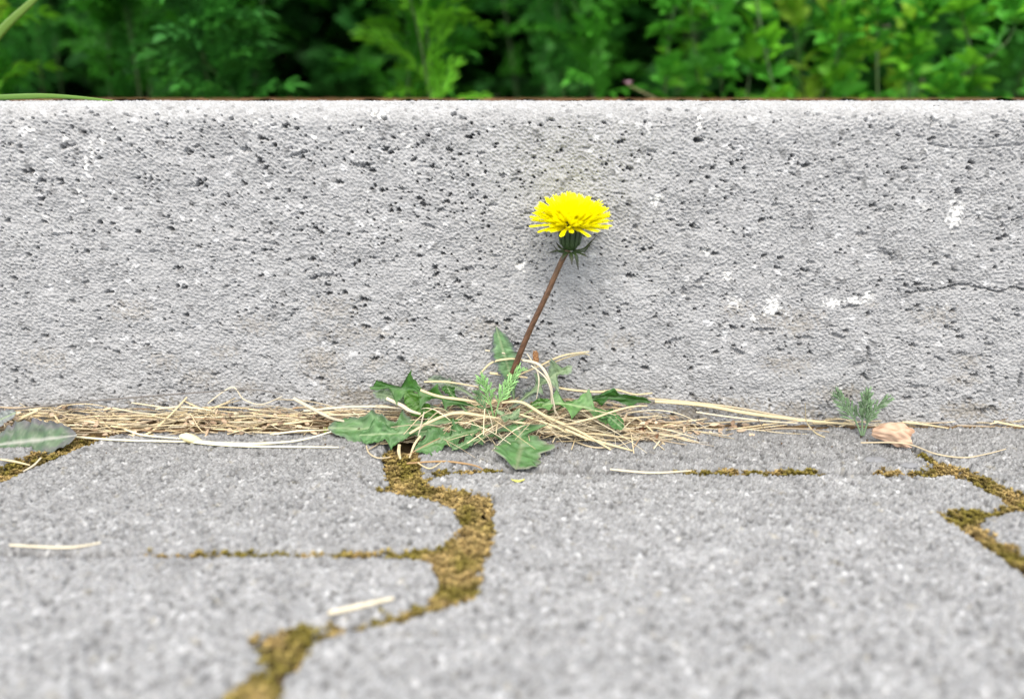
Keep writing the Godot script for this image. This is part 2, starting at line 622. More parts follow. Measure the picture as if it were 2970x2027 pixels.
	var o := obj("concrete_kerb", kerb_mesh(stains, gouges), MAT.concrete)
	tag(o, "pitted grey concrete kerb standing behind the dandelion, with a thin crack at its right", "kerb")


func make_pavers() -> Array:
	var root := Node3D.new()
	root.name = numbered("pavement")
	root.set_meta("kind", "structure")
	add_child(root)
	var shapes := [
		# left row by the kerb
		[[-181, 9, -120, 8, -70, 9, -58, 10, -56, 35.3, -52.7, 49.1, -50.5, 56.5, -54, 62.5, -45.4, 64.6, -34.6, 68, -27.4, 72, -21, 78.4, -18.9, 84.5, -19.2, 91.8, -22, 97.4, -30.8, 101.5, -42.7, 103.6, -59, 104.2, -103, 104, -150, 103.9, -186, 104, -201, 104.6, -204, 94, -208, 80, -215, 68, -207, 57, -199.7, 41, -193.6, 29, -188, 19], 0.5, V(0, 0, 0)],
		# left row, nearer
		[[-186, 106.6, -150, 106.8, -117, 107, -58.7, 107.2, -39, 107.8, -29.9, 108.9, -26.7, 111.7, -24.5, 118.9, -24.5, 125.7, -26.1, 130.4, -34.8, 135.8, -47.2, 140.2, -69.7, 143.7, -76.3, 146.8, -72.6, 152.2, -69.1, 156.5, -73.1, 163, -77.5, 170, -90, 186, -92, 200, -84, 208, -100, 211, -150, 211, -232, 211, -238, 196, -222, 170, -226, 152, -186, 140, -180, 125], 0.55, V(0, 0, 0)],
		# right row by the kerb, a cut half
		[[-30, 6, 40, 4, 120, 3.4, 174, 3.4, 176.3, 31, 178.5, 40, 174, 45, 162.8, 45.6, 62.4, 44, 0, 43.6, -26, 43.4, -31.5, 45, -34.5, 50, -36, 52, -37.5, 45, -40, 30], 0.5, V(0, 0, 0)],
		# the big one in front
		[[160.9, 49.8, 100, 49.2, 61.5, 48.9, -24.2, 47.6, -31.9, 51.7, -34, 55.5, -32, 58, -22, 60.5, -11.5, 64.5, -6, 71, -6.5, 84.5, -6.4, 101.5, -8.4, 109.2, -11.1, 116.5, -10.1, 123.5, -11.3, 127.9, -21.7, 134.2, -31.7, 139.2, -47.7, 144.4, -55.6, 148.7, -56.7, 154, -59.5, 161.4, -60.2, 170.1, -66, 186, -64, 200, -50, 206, 30, 207, 128, 207, 120, 188, 128, 172, 164, 160, 180, 148, 176, 130, 167.1, 116.5, 163.5, 100.1, 161.5, 87.5, 159.7, 78.4, 168.5, 75.6, 180.6, 75, 189.6, 73.6, 187.9, 62.5, 185.5, 54.7, 179.1, 50.4], 0.55, V(0, 0, 0)],
		# right of it by the kerb
		[[181.5, 3.4, 260, 3, 400, 3, 400, 60, 330, 66, 222, 70, 206, 66, 203, 61.9, 196.9, 56.5, 192.2, 43.3, 183.6, 35.3, 182, 22.4], 0.6, V(0.2, 0, 0)],
		[[222, 74, 330, 70, 400, 66, 400, 170, 200, 172, 186, 160, 194, 148, 184, 130, 175.3, 104.1, 171.5, 94.7, 170.4, 86, 176.4, 81.5, 194.2, 77], 0.6, V(0, 0, 0)],
		# far left
		[[-420, 9, -204, 9, -209, 24, -219, 44, -227, 60, -234, 70, -224, 84, -218, 100, -240, 102, -420, 102], 0.6, V(0, 0, 0)],
	]
	var polys := []
	var n := 0
	for s in shapes:
		var poly := PackedVector2Array()
		for k in range(0, s[0].size(), 2):
			poly.append(Vector2(s[0][k], s[0][k + 1]))
		polys.append(poly)
		obj("paver", paver_mesh(poly, s[1], n * 41.0, s[2] * 1000.0, [0.212, 0.22, 0.205, 0.22, 0.212, 0.21, 0.212][n]), MAT.paving, root)
		n += 1
	# the rows that go on outside the picture, in the same zigzag
	for r in range(-1, 5):
		for c in range(-4, 5):
			var z0 := 108.0 + 106.0 * r
			var x0 := 205.0 * c - (r % 2) * 30.0 - 20.0
			if r < 0 and x0 > -640.0 and x0 < 400.0 or r == 0 and x0 > -420.0 and x0 < 380.0:
				continue
			var poly := PackedVector2Array()
			for q in [[0, 0], [196, 0], [206, 30], [186, 52], [206, 76], [196, 101], [0, 101], [10, 76], [-10, 52], [10, 30]]:
				poly.append(Vector2(x0 + q[0], z0 + q[1]))
			obj("paver", paver_mesh(poly, 4.0, n * 41.0, Vector3.ZERO, 0.215), MAT.paving, root)
			n += 1
	var soil := obj("joint_soil", sheet(-420.0, 410.0, 0.5, 240.0, -5.0, 1.6, 1.6, Color(0.06, 0.043, 0.025), Color(0.15, 0.11, 0.06)), MAT.soil)
	soil.set_meta("kind", "structure")
	var under := obj("soil", sheet(-1100.0, 1100.0, 0.8, 720.0, -10.0, 16.0, 0.8, Color(0.06, 0.043, 0.025), Color(0.13, 0.095, 0.055)), MAT.soil)
	under.set_meta("kind", "structure")
	return polys


func tuft_mesh() -> ArrayMesh:
	var s := Shape.new()
	for k in 7:
		var a := TAU * k / 7.0 + ro(-0.3, 0.3)
		var lean := ro(0.25, 1.1)
		var dir := Vector3(cos(a) * sin(lean), cos(lean), sin(a) * sin(lean))
		var side := dir.cross(Vector3.UP).normalized() * 0.00022
		var o := s.v.size()
		var len_ := ro(0.8, 1.5) * 0.001
		s.v.append_array(PackedVector3Array([-side * 0.5, side * 0.5, dir * len_ * 0.5 + side, dir * len_ * 0.5 - side, dir * len_ - Vector3(0, 0.0002, 0)]))
		for j in 5:
			s.c.append(Color.WHITE)
		s.i.append_array(PackedInt32Array([o, o + 1, o + 2, o, o + 2, o + 3, o + 3, o + 2, o + 4]))
	return s.mesh()


func make_moss(polys: Array) -> void:
	var tuft := tuft_mesh()
	var jobs := [
		["olive moss filling the left joint under the broad leaf", -245.0, -172.0, 12.0, 66.0, 7000],
		["olive brown moss filling the zigzag joint that runs from the dandelion to the bottom", -100.0, -3.0, 28.0, 205.0, 40000],
		["thin line of moss in the straight joint right of the dandelion", 68.0, 130.0, 43.0, 51.0, 2200],
		["olive brown moss filling the right joint in front of the dry leaf", 150.0, 235.0, 30.0, 150.0, 20000],
		["thin line of moss in the straight joint left of the zigzag joint", -128.0, -102.0, 102.0, 109.0, 500],
	]
	for j in jobs:
		var where: Array[Transform3D] = []
		var tint: Array[Color] = []
		for k in j[5]:
			var x := ro(j[1], j[2])
			var z := ro(j[3], j[4])
			var p := Vector2(x, z)
			var inside := false
			for poly in polys:
				if Geometry2D.is_point_in_polygon(p, poly):
					inside = true
					break
			if inside:
				if rng.randf() < 0.86:
					continue
				var near := 99.0
				for poly in polys:
					if Geometry2D.is_point_in_polygon(p, poly):
						near = -lookup_distance(poly, p)
				if near > 1.4 + 3.0 * maxf(0.0, broad.get_noise_2d(x * 0.12 + 11.0, z * 0.12)):
					continue
			if broad.get_noise_2d(x * 0.07 + 25.0, z * 0.07) > lerpf(0.3, -0.05, smoothstep(110.0, 170.0, z)) and rng.randf() < 0.75:
				continue
			var patch := broad.get_noise_2d(x * 0.05, z * 0.05)
			var y := -1.7 + 1.2 * fine.get_noise_2d(x * 0.33, z * 0.33) + 1.8 * broad.get_noise_2d(x * 0.09 + 40.0, z * 0.09) + ro(-0.8, 0.3)
			var b := Basis(Vector3.UP, ro(0.0, TAU)) * Basis(Vector3.RIGHT, ro(-0.6, 0.6))
			where.append(Transform3D(b.scaled(Vector3.ONE * ro(0.9, 1.7)), V(x, y, z)))
			var m := ro(0.5, 1.6)
			var tone := Color(0.165, 0.138, 0.034).lerp(Color(0.3, 0.222, 0.095), clampf(0.5 + patch * 1.6 + ro(-0.25, 0.25), 0.0, 1.0))
			tint.append(Color(tone.r * m, tone.g * m, tone.b * m))
		var mm := MultiMesh.new()
		mm.transform_format = MultiMesh.TRANSFORM_3D
		mm.use_colors = true
		mm.mesh = tuft
		mm.instance_count = where.size()
		for k in where.size():
			mm.set_instance_transform(k, where[k])
			mm.set_instance_color(k, tint[k])
		var o := MultiMeshInstance3D.new()
		o.name = numbered("moss")
		o.multimesh = mm
		o.material_override = MAT.moss
		o.set_meta("kind", "stuff")
		tag(o, j[0], "moss")
		add_child(o)


# ---------------------------------------------------------------- weeds behind the kerb
func flat_leaf(s: Shape, at: Vector3, dir: Vector3, nor: Vector3, len_: float, wid: float, bend: float, col: Color) -> void:
	var side := dir.cross(nor).normalized()
	var o := s.v.size()
	var rows := 5
	for k in rows + 1:
		var u := float(k) / rows
		var w := wid * pow(sin(PI * pow(u, 0.8) * 0.985 + 0.02), 0.75) * 0.5
		var c := at + dir * len_ * u - nor * bend * len_ * u * u
		s.v.append_array(PackedVector3Array([c - side * w + nor * w * 0.35, c, c + side * w + nor * w * 0.35]))
		var rib := col.lerp(Color(col.r * 1.8, col.g * 1.5, col.b * 1.6), 0.5)
		s.c.append_array(PackedColorArray([col, rib, col]))
	for k in rows:
		for j in 2:
			var a := o + k * 3 + j
			s.i.append_array(PackedInt32Array([a, a + 3, a + 1, a + 1, a + 3, a + 4]))


func oval_leaf(col: Color) -> ArrayMesh:
	var s := Shape.new()
	sweep(s, PackedVector3Array([Vector3.ZERO, Vector3(0, 0.002, 0.006)]), 0.5, 0.45, 0.4, 4, 1.0, col, col)
	for q in [[0.0, 1.0], [1.9, 0.85], [-1.9, 0.85]]:
		var dir := Vector3(sin(float(q[0]) * 0.62), 0.28, cos(float(q[0]) * 0.62)).normalized()
		flat_leaf(s, Vector3(0, 0.002, 0.006), dir, Vector3(0, 1, -0.2).normalized(), 0.02 * q[1], 0.0125 * q[1], ro(0.1, 0.35), col)
	return s.mesh()


func ferny_leaf(col: Color) -> ArrayMesh:
	var s := Shape.new()
	var line := smooth_line([Vector3.ZERO, Vector3(0, 0.008, 0.018), Vector3(0, 0.012, 0.038), Vector3(0, 0.008, 0.056)], 8)
	sweep(s, line, 0.9, 0.7, 0.4, 4, 0.5, col, col)
	for k in 5:
		var u := 0.25 + 0.16 * k
		var p := line[int(u * 8)]
		for sg in [-1.0, 1.0]:
			var dir := Vector3(sg * ro(0.7, 1.0), ro(0.1, 0.5), ro(0.6, 1.1)).normalized()
			var len_ := ro(0.014, 0.022) * (1.1 - absf(u - 0.5))
			flat_leaf(s, p, dir, Vector3(0, 1, ro(-0.3, 0.3)).normalized(), len_, ro(0.0045, 0.0065), ro(0.1, 0.5), col)
			flat_leaf(s, p + dir * len_ * 0.45, (dir + Vector3(-sg * 0.8, 0.1, 0.4)).normalized(), Vector3.UP, len_ * 0.55, 0.004, 0.3, col)
	flat_leaf(s, line[8], Vector3(0, -0.2, 1).normalized(), Vector3.UP, 0.014, 0.006, 0.3, col)
	return s.mesh()


func make_background() -> void:
	var greens := [Color(0.06, 0.29, 0.025), Color(0.05, 0.24, 0.035), Color(0.13, 0.43, 0.025), Color(0.032, 0.16, 0.028), Color(0.3, 0.56, 0.05)]
	var oval := []
	var fern := []
	for g in greens:
		oval.append(oval_leaf(g))
		fern.append(ferny_leaf(g))
	# x, z, height above the bed, kind, leaves, tones, label
	var plants := [
		[-455, -330, 240, 1, 46, [2, 4, 0], "bright ferny weed behind the far left end of the kerb"],
		[-370, -420, 300, 1, 46, [0, 0, 1], "dull green ferny weed behind the kerb, next right of the bright one at far left"],
		[-275, -380, 260, 1, 50, [1, 0, 0], "mid green ferny weed behind the kerb at the picture's left quarter"],
		[-85, -470, 300, 1, 46, [0, 1, 2], "ferny weed behind the kerb, just right of the dark gap left of centre"],
		[-410, -640, 380, 1, 50, [1, 0], "tall dark ferny weed in the second row at left"],
		[-540, -600, 400, 1, 50, [3, 1], "tall dark ferny weed in the second row at far left"],
		[-255, -330, 150, 1, 34, [1, 1, 3], "low ferny weed close behind the kerb, left of the dark gap"],
		[-72, -360, 240, 1, 44, [2, 0, 2], "bright ferny weed behind the kerb, between the dark gap and the flower"],
		[75, -400, 270, 1, 46, [0, 0, 1], "ferny weed behind the kerb above the dandelion flower"],
		[40, -620, 380, 0, 48, [0, 1], "clover-leaved weed in the second row above the flower"],
		[165, -370, 250, 0, 60, [0, 2, 0], "clover-leaved weed behind the kerb, right of the flower"],
		[255, -340, 250, 0, 66, [2, 0, 2], "light green clover-leaved weed behind the kerb, half way to the right end"],
		[315, -400, 300, 0, 66, [4, 2, 4], "palest green clover-leaved weed behind the kerb at right"],
		[200, -600, 400, 0, 50, [0, 2], "tall clover-leaved weed in the second row at right"],
		[350, -310, 170, 0, 40, [0, 2, 0], "low clover-leaved weed close behind the kerb at right"],
		[430, -520, 300, 1, 44, [3, 1], "dark ferny weed behind the kerb, right of the palest clover-leaved weed"],
		[490, -360, 250, 0, 54, [0, 2, 1], "clover-leaved weed behind the far right end of the kerb"],
		[560, -560, 380, 0, 50, [0, 1], "tall clover-leaved weed in the second row at far right"],
		[370, -720, 430, 0, 50, [1, 0], "tall dark clover-leaved weed in the third row at right"],
		[-440, -800, 450, 1, 50, [3, 1], "tallest dark ferny weed in the third row at left"],
	]
	for p in plants:
		var at := V(p[0], 96.0, p[1])
		var root := base("ferny_weed" if p[3] == 1 else "clover_weed", at)
		tag(root, p[6], "weed", "weeds behind the kerb")
		var lines := []
		var stems: int = 4 if p[3] == 0 else 3
		for k in stems:
			var lean := Vector3(ro(-0.28, 0.28), 1.0, ro(-0.22, 0.28))
			var tall: float = p[2] * ro(0.75, 1.1) * 0.001
			var foot := Vector3(ro(-0.035, 0.035), -0.01, ro(-0.03, 0.03))
			var line := smooth_line([foot, foot + lean * tall * 0.5, foot + lean * tall * 0.8 + Vector3(ro(-0.02, 0.02), 0, ro(-0.02, 0.02)), foot + Vector3(lean.x * 1.4, 1.0, lean.z * 1.4) * tall], 12)
			lines.append(line)
			var s := Shape.new()
			var g := Color(0.06, 0.13, 0.035)
			sweep(s, line, 1.1, 0.9, 0.5, 6, 1.0, Color(0.05, 0.09, 0.025), g)
			obj("stem", s.mesh(), MAT.stem, root)
		for k in int(p[4] * (3.8 if p[3] == 0 else 4.0)):
			var line: PackedVector3Array = lines[k % stems]
			var u := ro(0.12, 1.0)
			var i := clampi(int(u * 12), 0, 11)
			var pos := line[i].lerp(line[i + 1], u * 12 - i)
			var turn := k * 2.4 + ro(-0.4, 0.4)
			var tone: int = p[5][k % p[5].size()]
			var m: Mesh = fern[tone] if p[3] == 1 else oval[tone]
			var b := Basis(Vector3.UP, turn) * Basis(Vector3.RIGHT, ro(-1.25, 0.1)) * Basis(Vector3.BACK, ro(-0.6, 0.6))
			var o := obj("leaf", m, MAT.weed_leaf, null)
			o.get_parent().remove_child(o)
			o.name = "leaf" if k == 0 else "leaf_%03d" % k
			root.add_child(o, true)
			o.transform = Transform3D(b.scaled(Vector3.ONE * (ro(0.65, 1.1) if p[3] == 1 else ro(0.65, 1.15))), pos)
	# small pale blossoms on thin stalks
	for q in [[V(92, 157.1, -300), "small pinkish white blossom on a thin stalk behind the kerb, right of the flower"], [V(346, 208.3, -420), "small lilac blossom on a thin stalk in the dark gap at right"]]:
		var at: Vector3 = q[0]
		var root := base("blossom_stalk", Vector3(at.x + 0.03, 0.096, at.z))
		tag(root, q[1], "wildflower")
		var top := at - root.position
		var s := Shape.new()
		sweep(s, smooth_line([Vector3.ZERO, Vector3(0.012, top.y * 0.6, 0.0), top], 8), 0.9, 0.7, 0.5, 5, 1.0, Color(0.1, 0.14, 0.06), Color(0.22, 0.2, 0.1))
		obj("stalk", s.mesh(), MAT.stem, root)
		var f := Shape.new()
		for k in 14:
			var a := k * 2.4
			var dir := Vector3(cos(a), ro(0.2, 1.4), sin(a)).normalized()
			flat_leaf(f, top, dir, (Vector3.UP - dir * dir.y).normalized(), 0.0045, 0.0028, 0.2, Color(0.62, 0.5, 0.58))
		obj("blossom", f.mesh(), MAT.petal, root)
	# the thicket behind them, one dark mass
	var leaf := oval_leaf(Color.WHITE)
	var mm := MultiMesh.new()
	mm.transform_format = MultiMesh.TRANSFORM_3D
	mm.use_colors = true
	mm.mesh = leaf
	mm.instance_count = 45000
	for k in 45000:
		var z := -ro(750.0, 1900.0)
		var x := ro(-1.25, 1.25) * (-z + 300.0)
		var y := 96.0 + 700.0 * pow(rng.randf(), 0.8)
		var b := Basis(Vector3.UP, ro(0, TAU)) * Basis(Vector3.RIGHT, ro(-1.2, 0.5))
		mm.set_instance_transform(k, Transform3D(b.scaled(Vector3.ONE * ro(1.3, 2.8)), V(x, y, z)))
		var g: Color = greens[[1, 3, 3, 0][k % 4]]
		mm.set_instance_color(k, g * ro(0.55, 1.15))
	var o := MultiMeshInstance3D.new()
	o.name = numbered("thicket")
	o.multimesh = mm
	o.material_override = MAT.weed_leaf
	o.set_meta("kind", "stuff")
	tag(o, "dark green thicket of leaves behind all the weeds", "undergrowth")
	add_child(o)
	# two grass blades at the left
	var g1 := Shape.new()
	sweep(g1, smooth_line([V(-362.7, 120.3, -140), V(-322.8, 153.5, -136), V(-288.3, 182.4, -130), V(-260.7, 199.6, -124), V(-228.5, 221.8, -116)], 20), 2.6, 2.4, 0.8, 6, 0.25, Color(0.1, 0.22, 0.03), Color(0.2, 0.32, 0.06), Vector3.BACK)
	tag(obj("grass_blade", g1.mesh(), MAT.weed_leaf), "bright green grass blade slanting up at the top left corner", "grass blade")
	var g2 := Shape.new()
	sweep(g2, smooth_line([V(-320, 139.3, -75), V(-270.8, 145.7, -60), V(-227.3, 147.7, -45), V(-204, 147.4, -38), V(-179.6, 145.6, -30)], 24), 1.3, 1.3, 0.4, 6, 0.35, Color(0.12, 0.24, 0.04), Color(0.16, 0.3, 0.05), Vector3.BACK)
	tag(obj("grass_blade", g2.mesh(), MAT.weed_leaf), "green grass blade arching low over the kerb's top at the left", "grass blade")


# ---------------------------------------------------------------- dry grass
func straw_colour() -> Color:
	var k := rng.randf()
	if k < 0.1:
		return Color(0.32, 0.22, 0.13) * ro(0.6, 1.1)
	if k < 0.3:
		return Color(0.42, 0.34, 0.24) * ro(0.7, 1.1)
	return Color(0.6, 0.48, 0.28).lerp(Color(0.66, 0.6, 0.45), rng.randf()) * ro(0.8, 1.08)


func mound(x: float) -> float:
	if x < -20.0:
		return 7.8 + 2.5 * broad.get_noise_2d(x * 0.02, 0.0)
	if x < 60.0:
		return 11.0
	return lerpf(9.0, 2.0, smoothstep(45.0, 95.0, x))


func make_straw_band() -> void:
	# the soil and litter that the straw lies on
	var s := Shape.new()
	var nx := 340
	for k in 11:
		for j in nx:
			var x := -420.0 + j * 2.45
			var z := 0.2 + k * 1.25
			var t := float(k) / 10.0
			var y := -2.0 + (mound(x) * 0.62) * (1.0 - t * t) * (0.6 + 0.4 * (1.0 - t)) - 2.0 * t + 0.9 * fine.get_noise_2d(x * 0.25, z * 0.3)
			s.v.append(V(x, y, z))
			s.c.append(Color(0.07, 0.045, 0.025).lerp(Color(0.2, 0.14, 0.08), clampf(0.5 + 0.8 * fine.get_noise_2d(x * 0.5, z * 0.6), 0.0, 1.0)))
	for k in 10:
		for j in nx - 1:
			var m := k * nx + j
			s.i.append_array(PackedInt32Array([m, m + 1, m + nx, m + 1, m + nx + 1, m + nx]))
	var soil := obj("soil_bank", s.mesh(), MAT.soil)
	soil.set_meta("kind", "structure")
	var b := Shape.new()
	for k in 1150:
		var x := ro(-330.0, 300.0)
		var keep := 1.0
		if x > 50.0:
			keep = lerpf(0.6, 0.1, smoothstep(40.0, 90.0, x))
		if rng.randf() > keep:
			continue
		var m := mound(x)
		var t := rng.randf()
		var z := 0.8 + 11.5 * t
		var top := maxf(m * (1.0 - t * t * 0.85), 0.8)
		var y := top * ro(0.6, 1.3)
		if x > 150.0:
			z = 0.6 + 4.0 * t
			y = ro(0.3, 2.4)
		var len_ := ro(10.0, 42.0) if rng.randf() < 0.6 else ro(3.0, 12.0)
		var a := ro(-0.22, 0.22) if rng.randf() < 0.55 else ro(-1.4, 1.4)
		var dir := Vector3(cos(a), ro(-0.12, 0.12) + (ro(-0.4, 0.4) if absf(a) > 0.3 else 0.0), sin(a) * 0.4).normalized()
		var c := Vector3(x, y, z)
		var bow := Vector3(0, ro(-1.6, 3.0), ro(-2.5, 2.5)) * len_ / 36.0
		var p := []
		for q in [-0.5, -0.17, 0.17, 0.5]:
			var w: Vector3 = c + dir * len_ * q + bow * (1.0 - q * q * 4.0)
			w.z = clampf(w.z, 0.6, 13.0)
			w.y = maxf(w.y, 0.4)
			p.append(w * 0.001)
		var col := straw_colour()
		var r := ro(0.16, 0.38) if rng.randf() < 0.66 else ro(0.38, 0.72)
		sweep(b, smooth_line(p, 7), r * 0.8, r, r * 0.5, 5, ro(0.35, 0.8), col, col * ro(0.8, 1.1), Vector3(0, 1, ro(-1, 1)).normalized(), 0.12)
	# looser tangle round the plant's foot
	for k in 520:
		var c := Vector3(rng.randfn(10.0, 32.0), 0.0, 4.0 + 17.0 * rng.randf())
		if c.x < -60.0 or c.x > 95.0:
			continue
		var hgt := 13.0 * exp(-pow((c.x - 2.0) / 45.0, 2.0)) * (1.0 - pow(c.z / 26.0, 2.0))
		c.y = maxf(0.8, hgt * ro(0.35, 1.15))
		var len_ := ro(8.0, 34.0)
		var a := ro(-0.6, 0.6) if rng.randf() < 0.7 else ro(-1.5, 1.5)
		var dir := Vector3(cos(a), ro(-0.2, 0.25), sin(a)).normalized()
		var bow := Vector3(0, ro(-0.5, 2.5), ro(-1.5, 1.5)) * len_ / 25.0
		var p := []
		for q in [-0.5, -0.17, 0.17, 0.5]:
			var w: Vector3 = c + dir * len_ * q + bow * (1.0 - q * q * 4.0)
			w.z = maxf(w.z, 0.8)
			w.y = maxf(w.y, 0.5)
			p.append(w * 0.001)
		var col := straw_colour()
		var r := ro(0.14, 0.45)
		sweep(b, smooth_line(p, 7), r * 0.8, r, r * 0.5, 5, ro(0.35, 0.8), col, col * ro(0.8, 1.1), Vector3(0, 1, ro(-1, 1)).normalized(), 0.12)
	# fine strands that arch over the rosette
	for k in 75:
		var c := Vector3(rng.randfn(6.0, 24.0), ro(3.0, 13.0), ro(7.0, 27.0))
		var len_ := ro(14.0, 44.0)
		var a := ro(-0.9, 0.9) if rng.randf() < 0.75 else ro(-1.6, 1.6)
		var dir := Vector3(cos(a), ro(-0.3, 0.3), sin(a)).normalized()
		var bow := Vector3(ro(-2, 2), ro(0.5, 7.0), ro(-3.0, 4.0))
		var p := []
		for q in [-0.5, -0.17, 0.17, 0.5]:
			var w: Vector3 = c + dir * len_ * q + bow * (1.0 - q * q * 4.0)
			w.z = maxf(w.z, 1.5)
			w.y = maxf(w.y, 0.7)
			p.append(w * 0.001)
		var col := straw_colour()
		var r := ro(0.12, 0.3)
		sweep(b, smooth_line(p, 12), r * 0.8, r, r * 0.4, 5, 0.7, col, col * ro(0.85, 1.1), Vector3(0, 1, 0.3), 0.1)
	# flat brown flakes and chaff among the straw
	for k in 420:
		var x := ro(-250.0, 110.0)
		var t := rng.randf()
		var c := V(x, maxf(mound(x) * (1.0 - t * t * 0.85), 0.6) * ro(0.7, 1.15), 1.0 + 12.5 * t)
		var dir := Vector3(ro(-1, 1), ro(-0.3, 0.3), ro(-0.6, 0.6)).normalized()
		flat_leaf(b, c, dir, Vector3(ro(-0.4, 0.4), 1.0, ro(0.0, 0.9)).normalized(), ro(1.5, 5.0) * 0.001, ro(0.8, 2.2) * 0.001, ro(-0.5, 0.5), Color(0.25, 0.18, 0.115).lerp(Color(0.5, 0.42, 0.3), rng.randf()) * ro(0.4, 1.1))
	var o := obj("dry_grass", b.mesh(), MAT.straw)
	o.set_meta("kind", "stuff")
	tag(o, "pale dry grass packed into the gap along the foot of the kerb", "dry grass")


func blade(label: String, pts: Array, width_px: float, tone := 0, called := "straw") -> MeshInstance3D:
	var s := Shape.new()
	var r := width_px * 0.145 * 0.5
	var c: Color = [Color(0.53, 0.45, 0.28), Color(0.52, 0.47, 0.36), Color(0.3, 0.19, 0.09), Color(0.13, 0.12, 0.115), Color(0.45, 0.38, 0.26)][tone]
	sweep(s, smooth_line(pts, 8 * (pts.size() - 1)), r * 0.85, r, r * 0.55, 7, 0.55, c, c * 0.92, Vector3(0, 0.6, 0.8), 0.1)
	var o := obj(called, s.mesh(), MAT.straw)
	tag(o, label, "straw" if called == "straw" else "twig", "loose straws" if called == "straw" else "")
	return o


func make_straw_blades() -> void:
	blade("long straw arching across the clump's front, from the left leaf to below the stem", [V(-45.3, 6.4, 24), V(-35.6, 12.3, 24), V(-24.9, 16.2, 24), V(-12.9, 14.9, 24), V(2.3, 11.9, 24), V(17.5, 9.3, 24)], 10)
	blade("thick straw slanting down right from the stem's foot onto the paver", [V(-4.5, 20.4, 22), V(4.4, 20.4, 22), V(15.1, 13.7, 22), V(30.8, 6.8, 24), V(43.4, 0.8, 28.6)], 10)
	blade("straw bent in the middle, ending at the pale blade right of the clump", [V(2.1, 15.8, 23), V(19.1, 9.3, 23), V(25.4, 6.3, 23), V(38.9, 5.5, 23), V(54.9, 2.8, 22)], 7)
	blade("short pale blade lying on the paver right of the clump", [V(55.4, 1.2, 19.4), V(62.3, 1.2, 14), V(66.7, 1.2, 11.4)], 10)
	blade("straw slanting far right to the lowest tip in front of the clump", [V(23.5, 8.9, 25), V(32.7, 4.7, 25), V(43.5, 2.4, 27), V(52.8, 0.8, 29.6)], 9)
	blade("white strand hanging in an arch right of the stem", [V(4.6, 36.6, 12), V(11, 35.7, 14), V(14.7, 32.6, 17), V(17.3, 25.5, 17), V(18.2, 17, 17), V(21.5, 10.5, 17)], 10, 1)
	blade("thin strand hanging close beside the white arch right of the stem", [V(6.6, 39, 10), V(10.6, 33.3, 13), V(11.9, 28.6, 17), V(10.9, 20, 17)], 5, 1)
	blade("second thin strand hanging inside the white arch", [V(8.4, 34.8, 14), V(15.2, 29.8, 18), V(18.5, 19.1, 18), V(19.3, 13.3, 18)], 5, 1)
	blade("forked straw rising right from behind the stem against the kerb", [V(3.1, 27.3, 6), V(13.2, 32, 6), V(23.2, 36.7, 6), V(34.9, 38.5, 6)], 7)
	blade("thin twin of the forked straw rising right against the kerb", [V(14.9, 31, 5), V(24.3, 35.2, 5), V(32, 37.1, 5), V(35.2, 36.5, 5)], 5)
	blade("straw bowed left round the upright leaf behind the stem", [V(-14.5, 28.8, 9), V(-9, 34.4, 9), V(-0.9, 36.1, 9), V(5.1, 35.6, 9)], 7)
	blade("short straw crossing the upright leaf behind the stem", [V(-12.1, 39.5, 7), V(-5.7, 38.5, 7), V(0.3, 37.3, 7)], 6, 1)
	blade("thick straw stub lying behind the stem's foot", [V(-10.1, 29.3, 9), V(-3, 28.5, 9), V(7, 27.1, 9)], 9)
	blade("wavy straw along the kerb above the right leaves", [V(18.7, 21.6, 6), V(27.7, 19.9, 6), V(40, 18.9, 6), V(48.1, 19.9, 6), V(56.3, 17.7, 6), V(64.6, 18.4, 6)], 8)
	blade("straw crossing in front of the right leaves", [V(22.6, 9.4, 22), V(36.7, 13.2, 22), V(42.6, 15.4, 22), V(52.8, 16.6, 18), V(60.7, 16.3, 16)], 7)
	blade("upright thin white stick between the two left front leaves", [V(-38, 18.5, 28), V(-39.7, 11.9, 28), V(-41.1, 6.8, 28)], 5, 1)
	blade("white stick leaning just below the thin one, left of the front leaf", [V(-39.8, 7.6, 29), V(-42.5, 4, 30), V(-44, 0.8, 36.5)], 8, 0)
	blade("fat white stub standing at the top of the zigzag moss", [V(-48.9, 4.5, 31), V(-49.2, 1.5, 32), V(-47.7, 0.8, 37.5)], 11, 0)
	blade("thin loop of straw on the left paver beside the fat white stub", [V(-64.7, 1, 24.9), V(-62.1, 1, 32.3), V(-57.4, 1, 36.9), V(-52.2, 1, 36.2)], 5, 4)
	blade("brown stalk lying over the top of the zigzag moss", [V(-44.5, 1, 41.9), V(-28.9, 1, 40.1), V(-16.3, 1, 43.5), V(-12, 1, 47.5)], 6, 2)
	blade("thin pale fibre hooked under the brown stalk on the moss", [V(-40.1, 1, 41), V(-34.2, 1, 46.5), V(-29.7, 1, 40.1)], 4)
	blade("pale straw in the straight joint right of the clump", [V(40.8, 0.8, 46.8), V(57.6, 0.8, 49.8), V(74.3, 0.8, 48)], 7, 1)
	blade("thick white straw on the paver left of the zigzag joint, nearest the camera", [V(-54.7, 1.6, 138.7), V(-45.8, 1.6, 135.2), V(-36.3, 1.6, 131.6)], 12, 1)
	blade("white straw at the left edge of the near left paver", [V(-173.3, 0.9, 102.1), V(-152.8, 0.9, 103.5), V(-142.6, 0.9, 100.6)], 7, 1)
	blade("dark grey stem lying along the straw at the kerb's left", [V(-245, 9.8, 9), V(-235.3, 10.7, 9), V(-203.8, 14.5, 9), V(-172.9, 17.4, 9), V(-142, 19.9, 9), V(-118.3, 21.3, 9), V(-104.9, 18.7, 9)], 6, 3, "dark_stem")
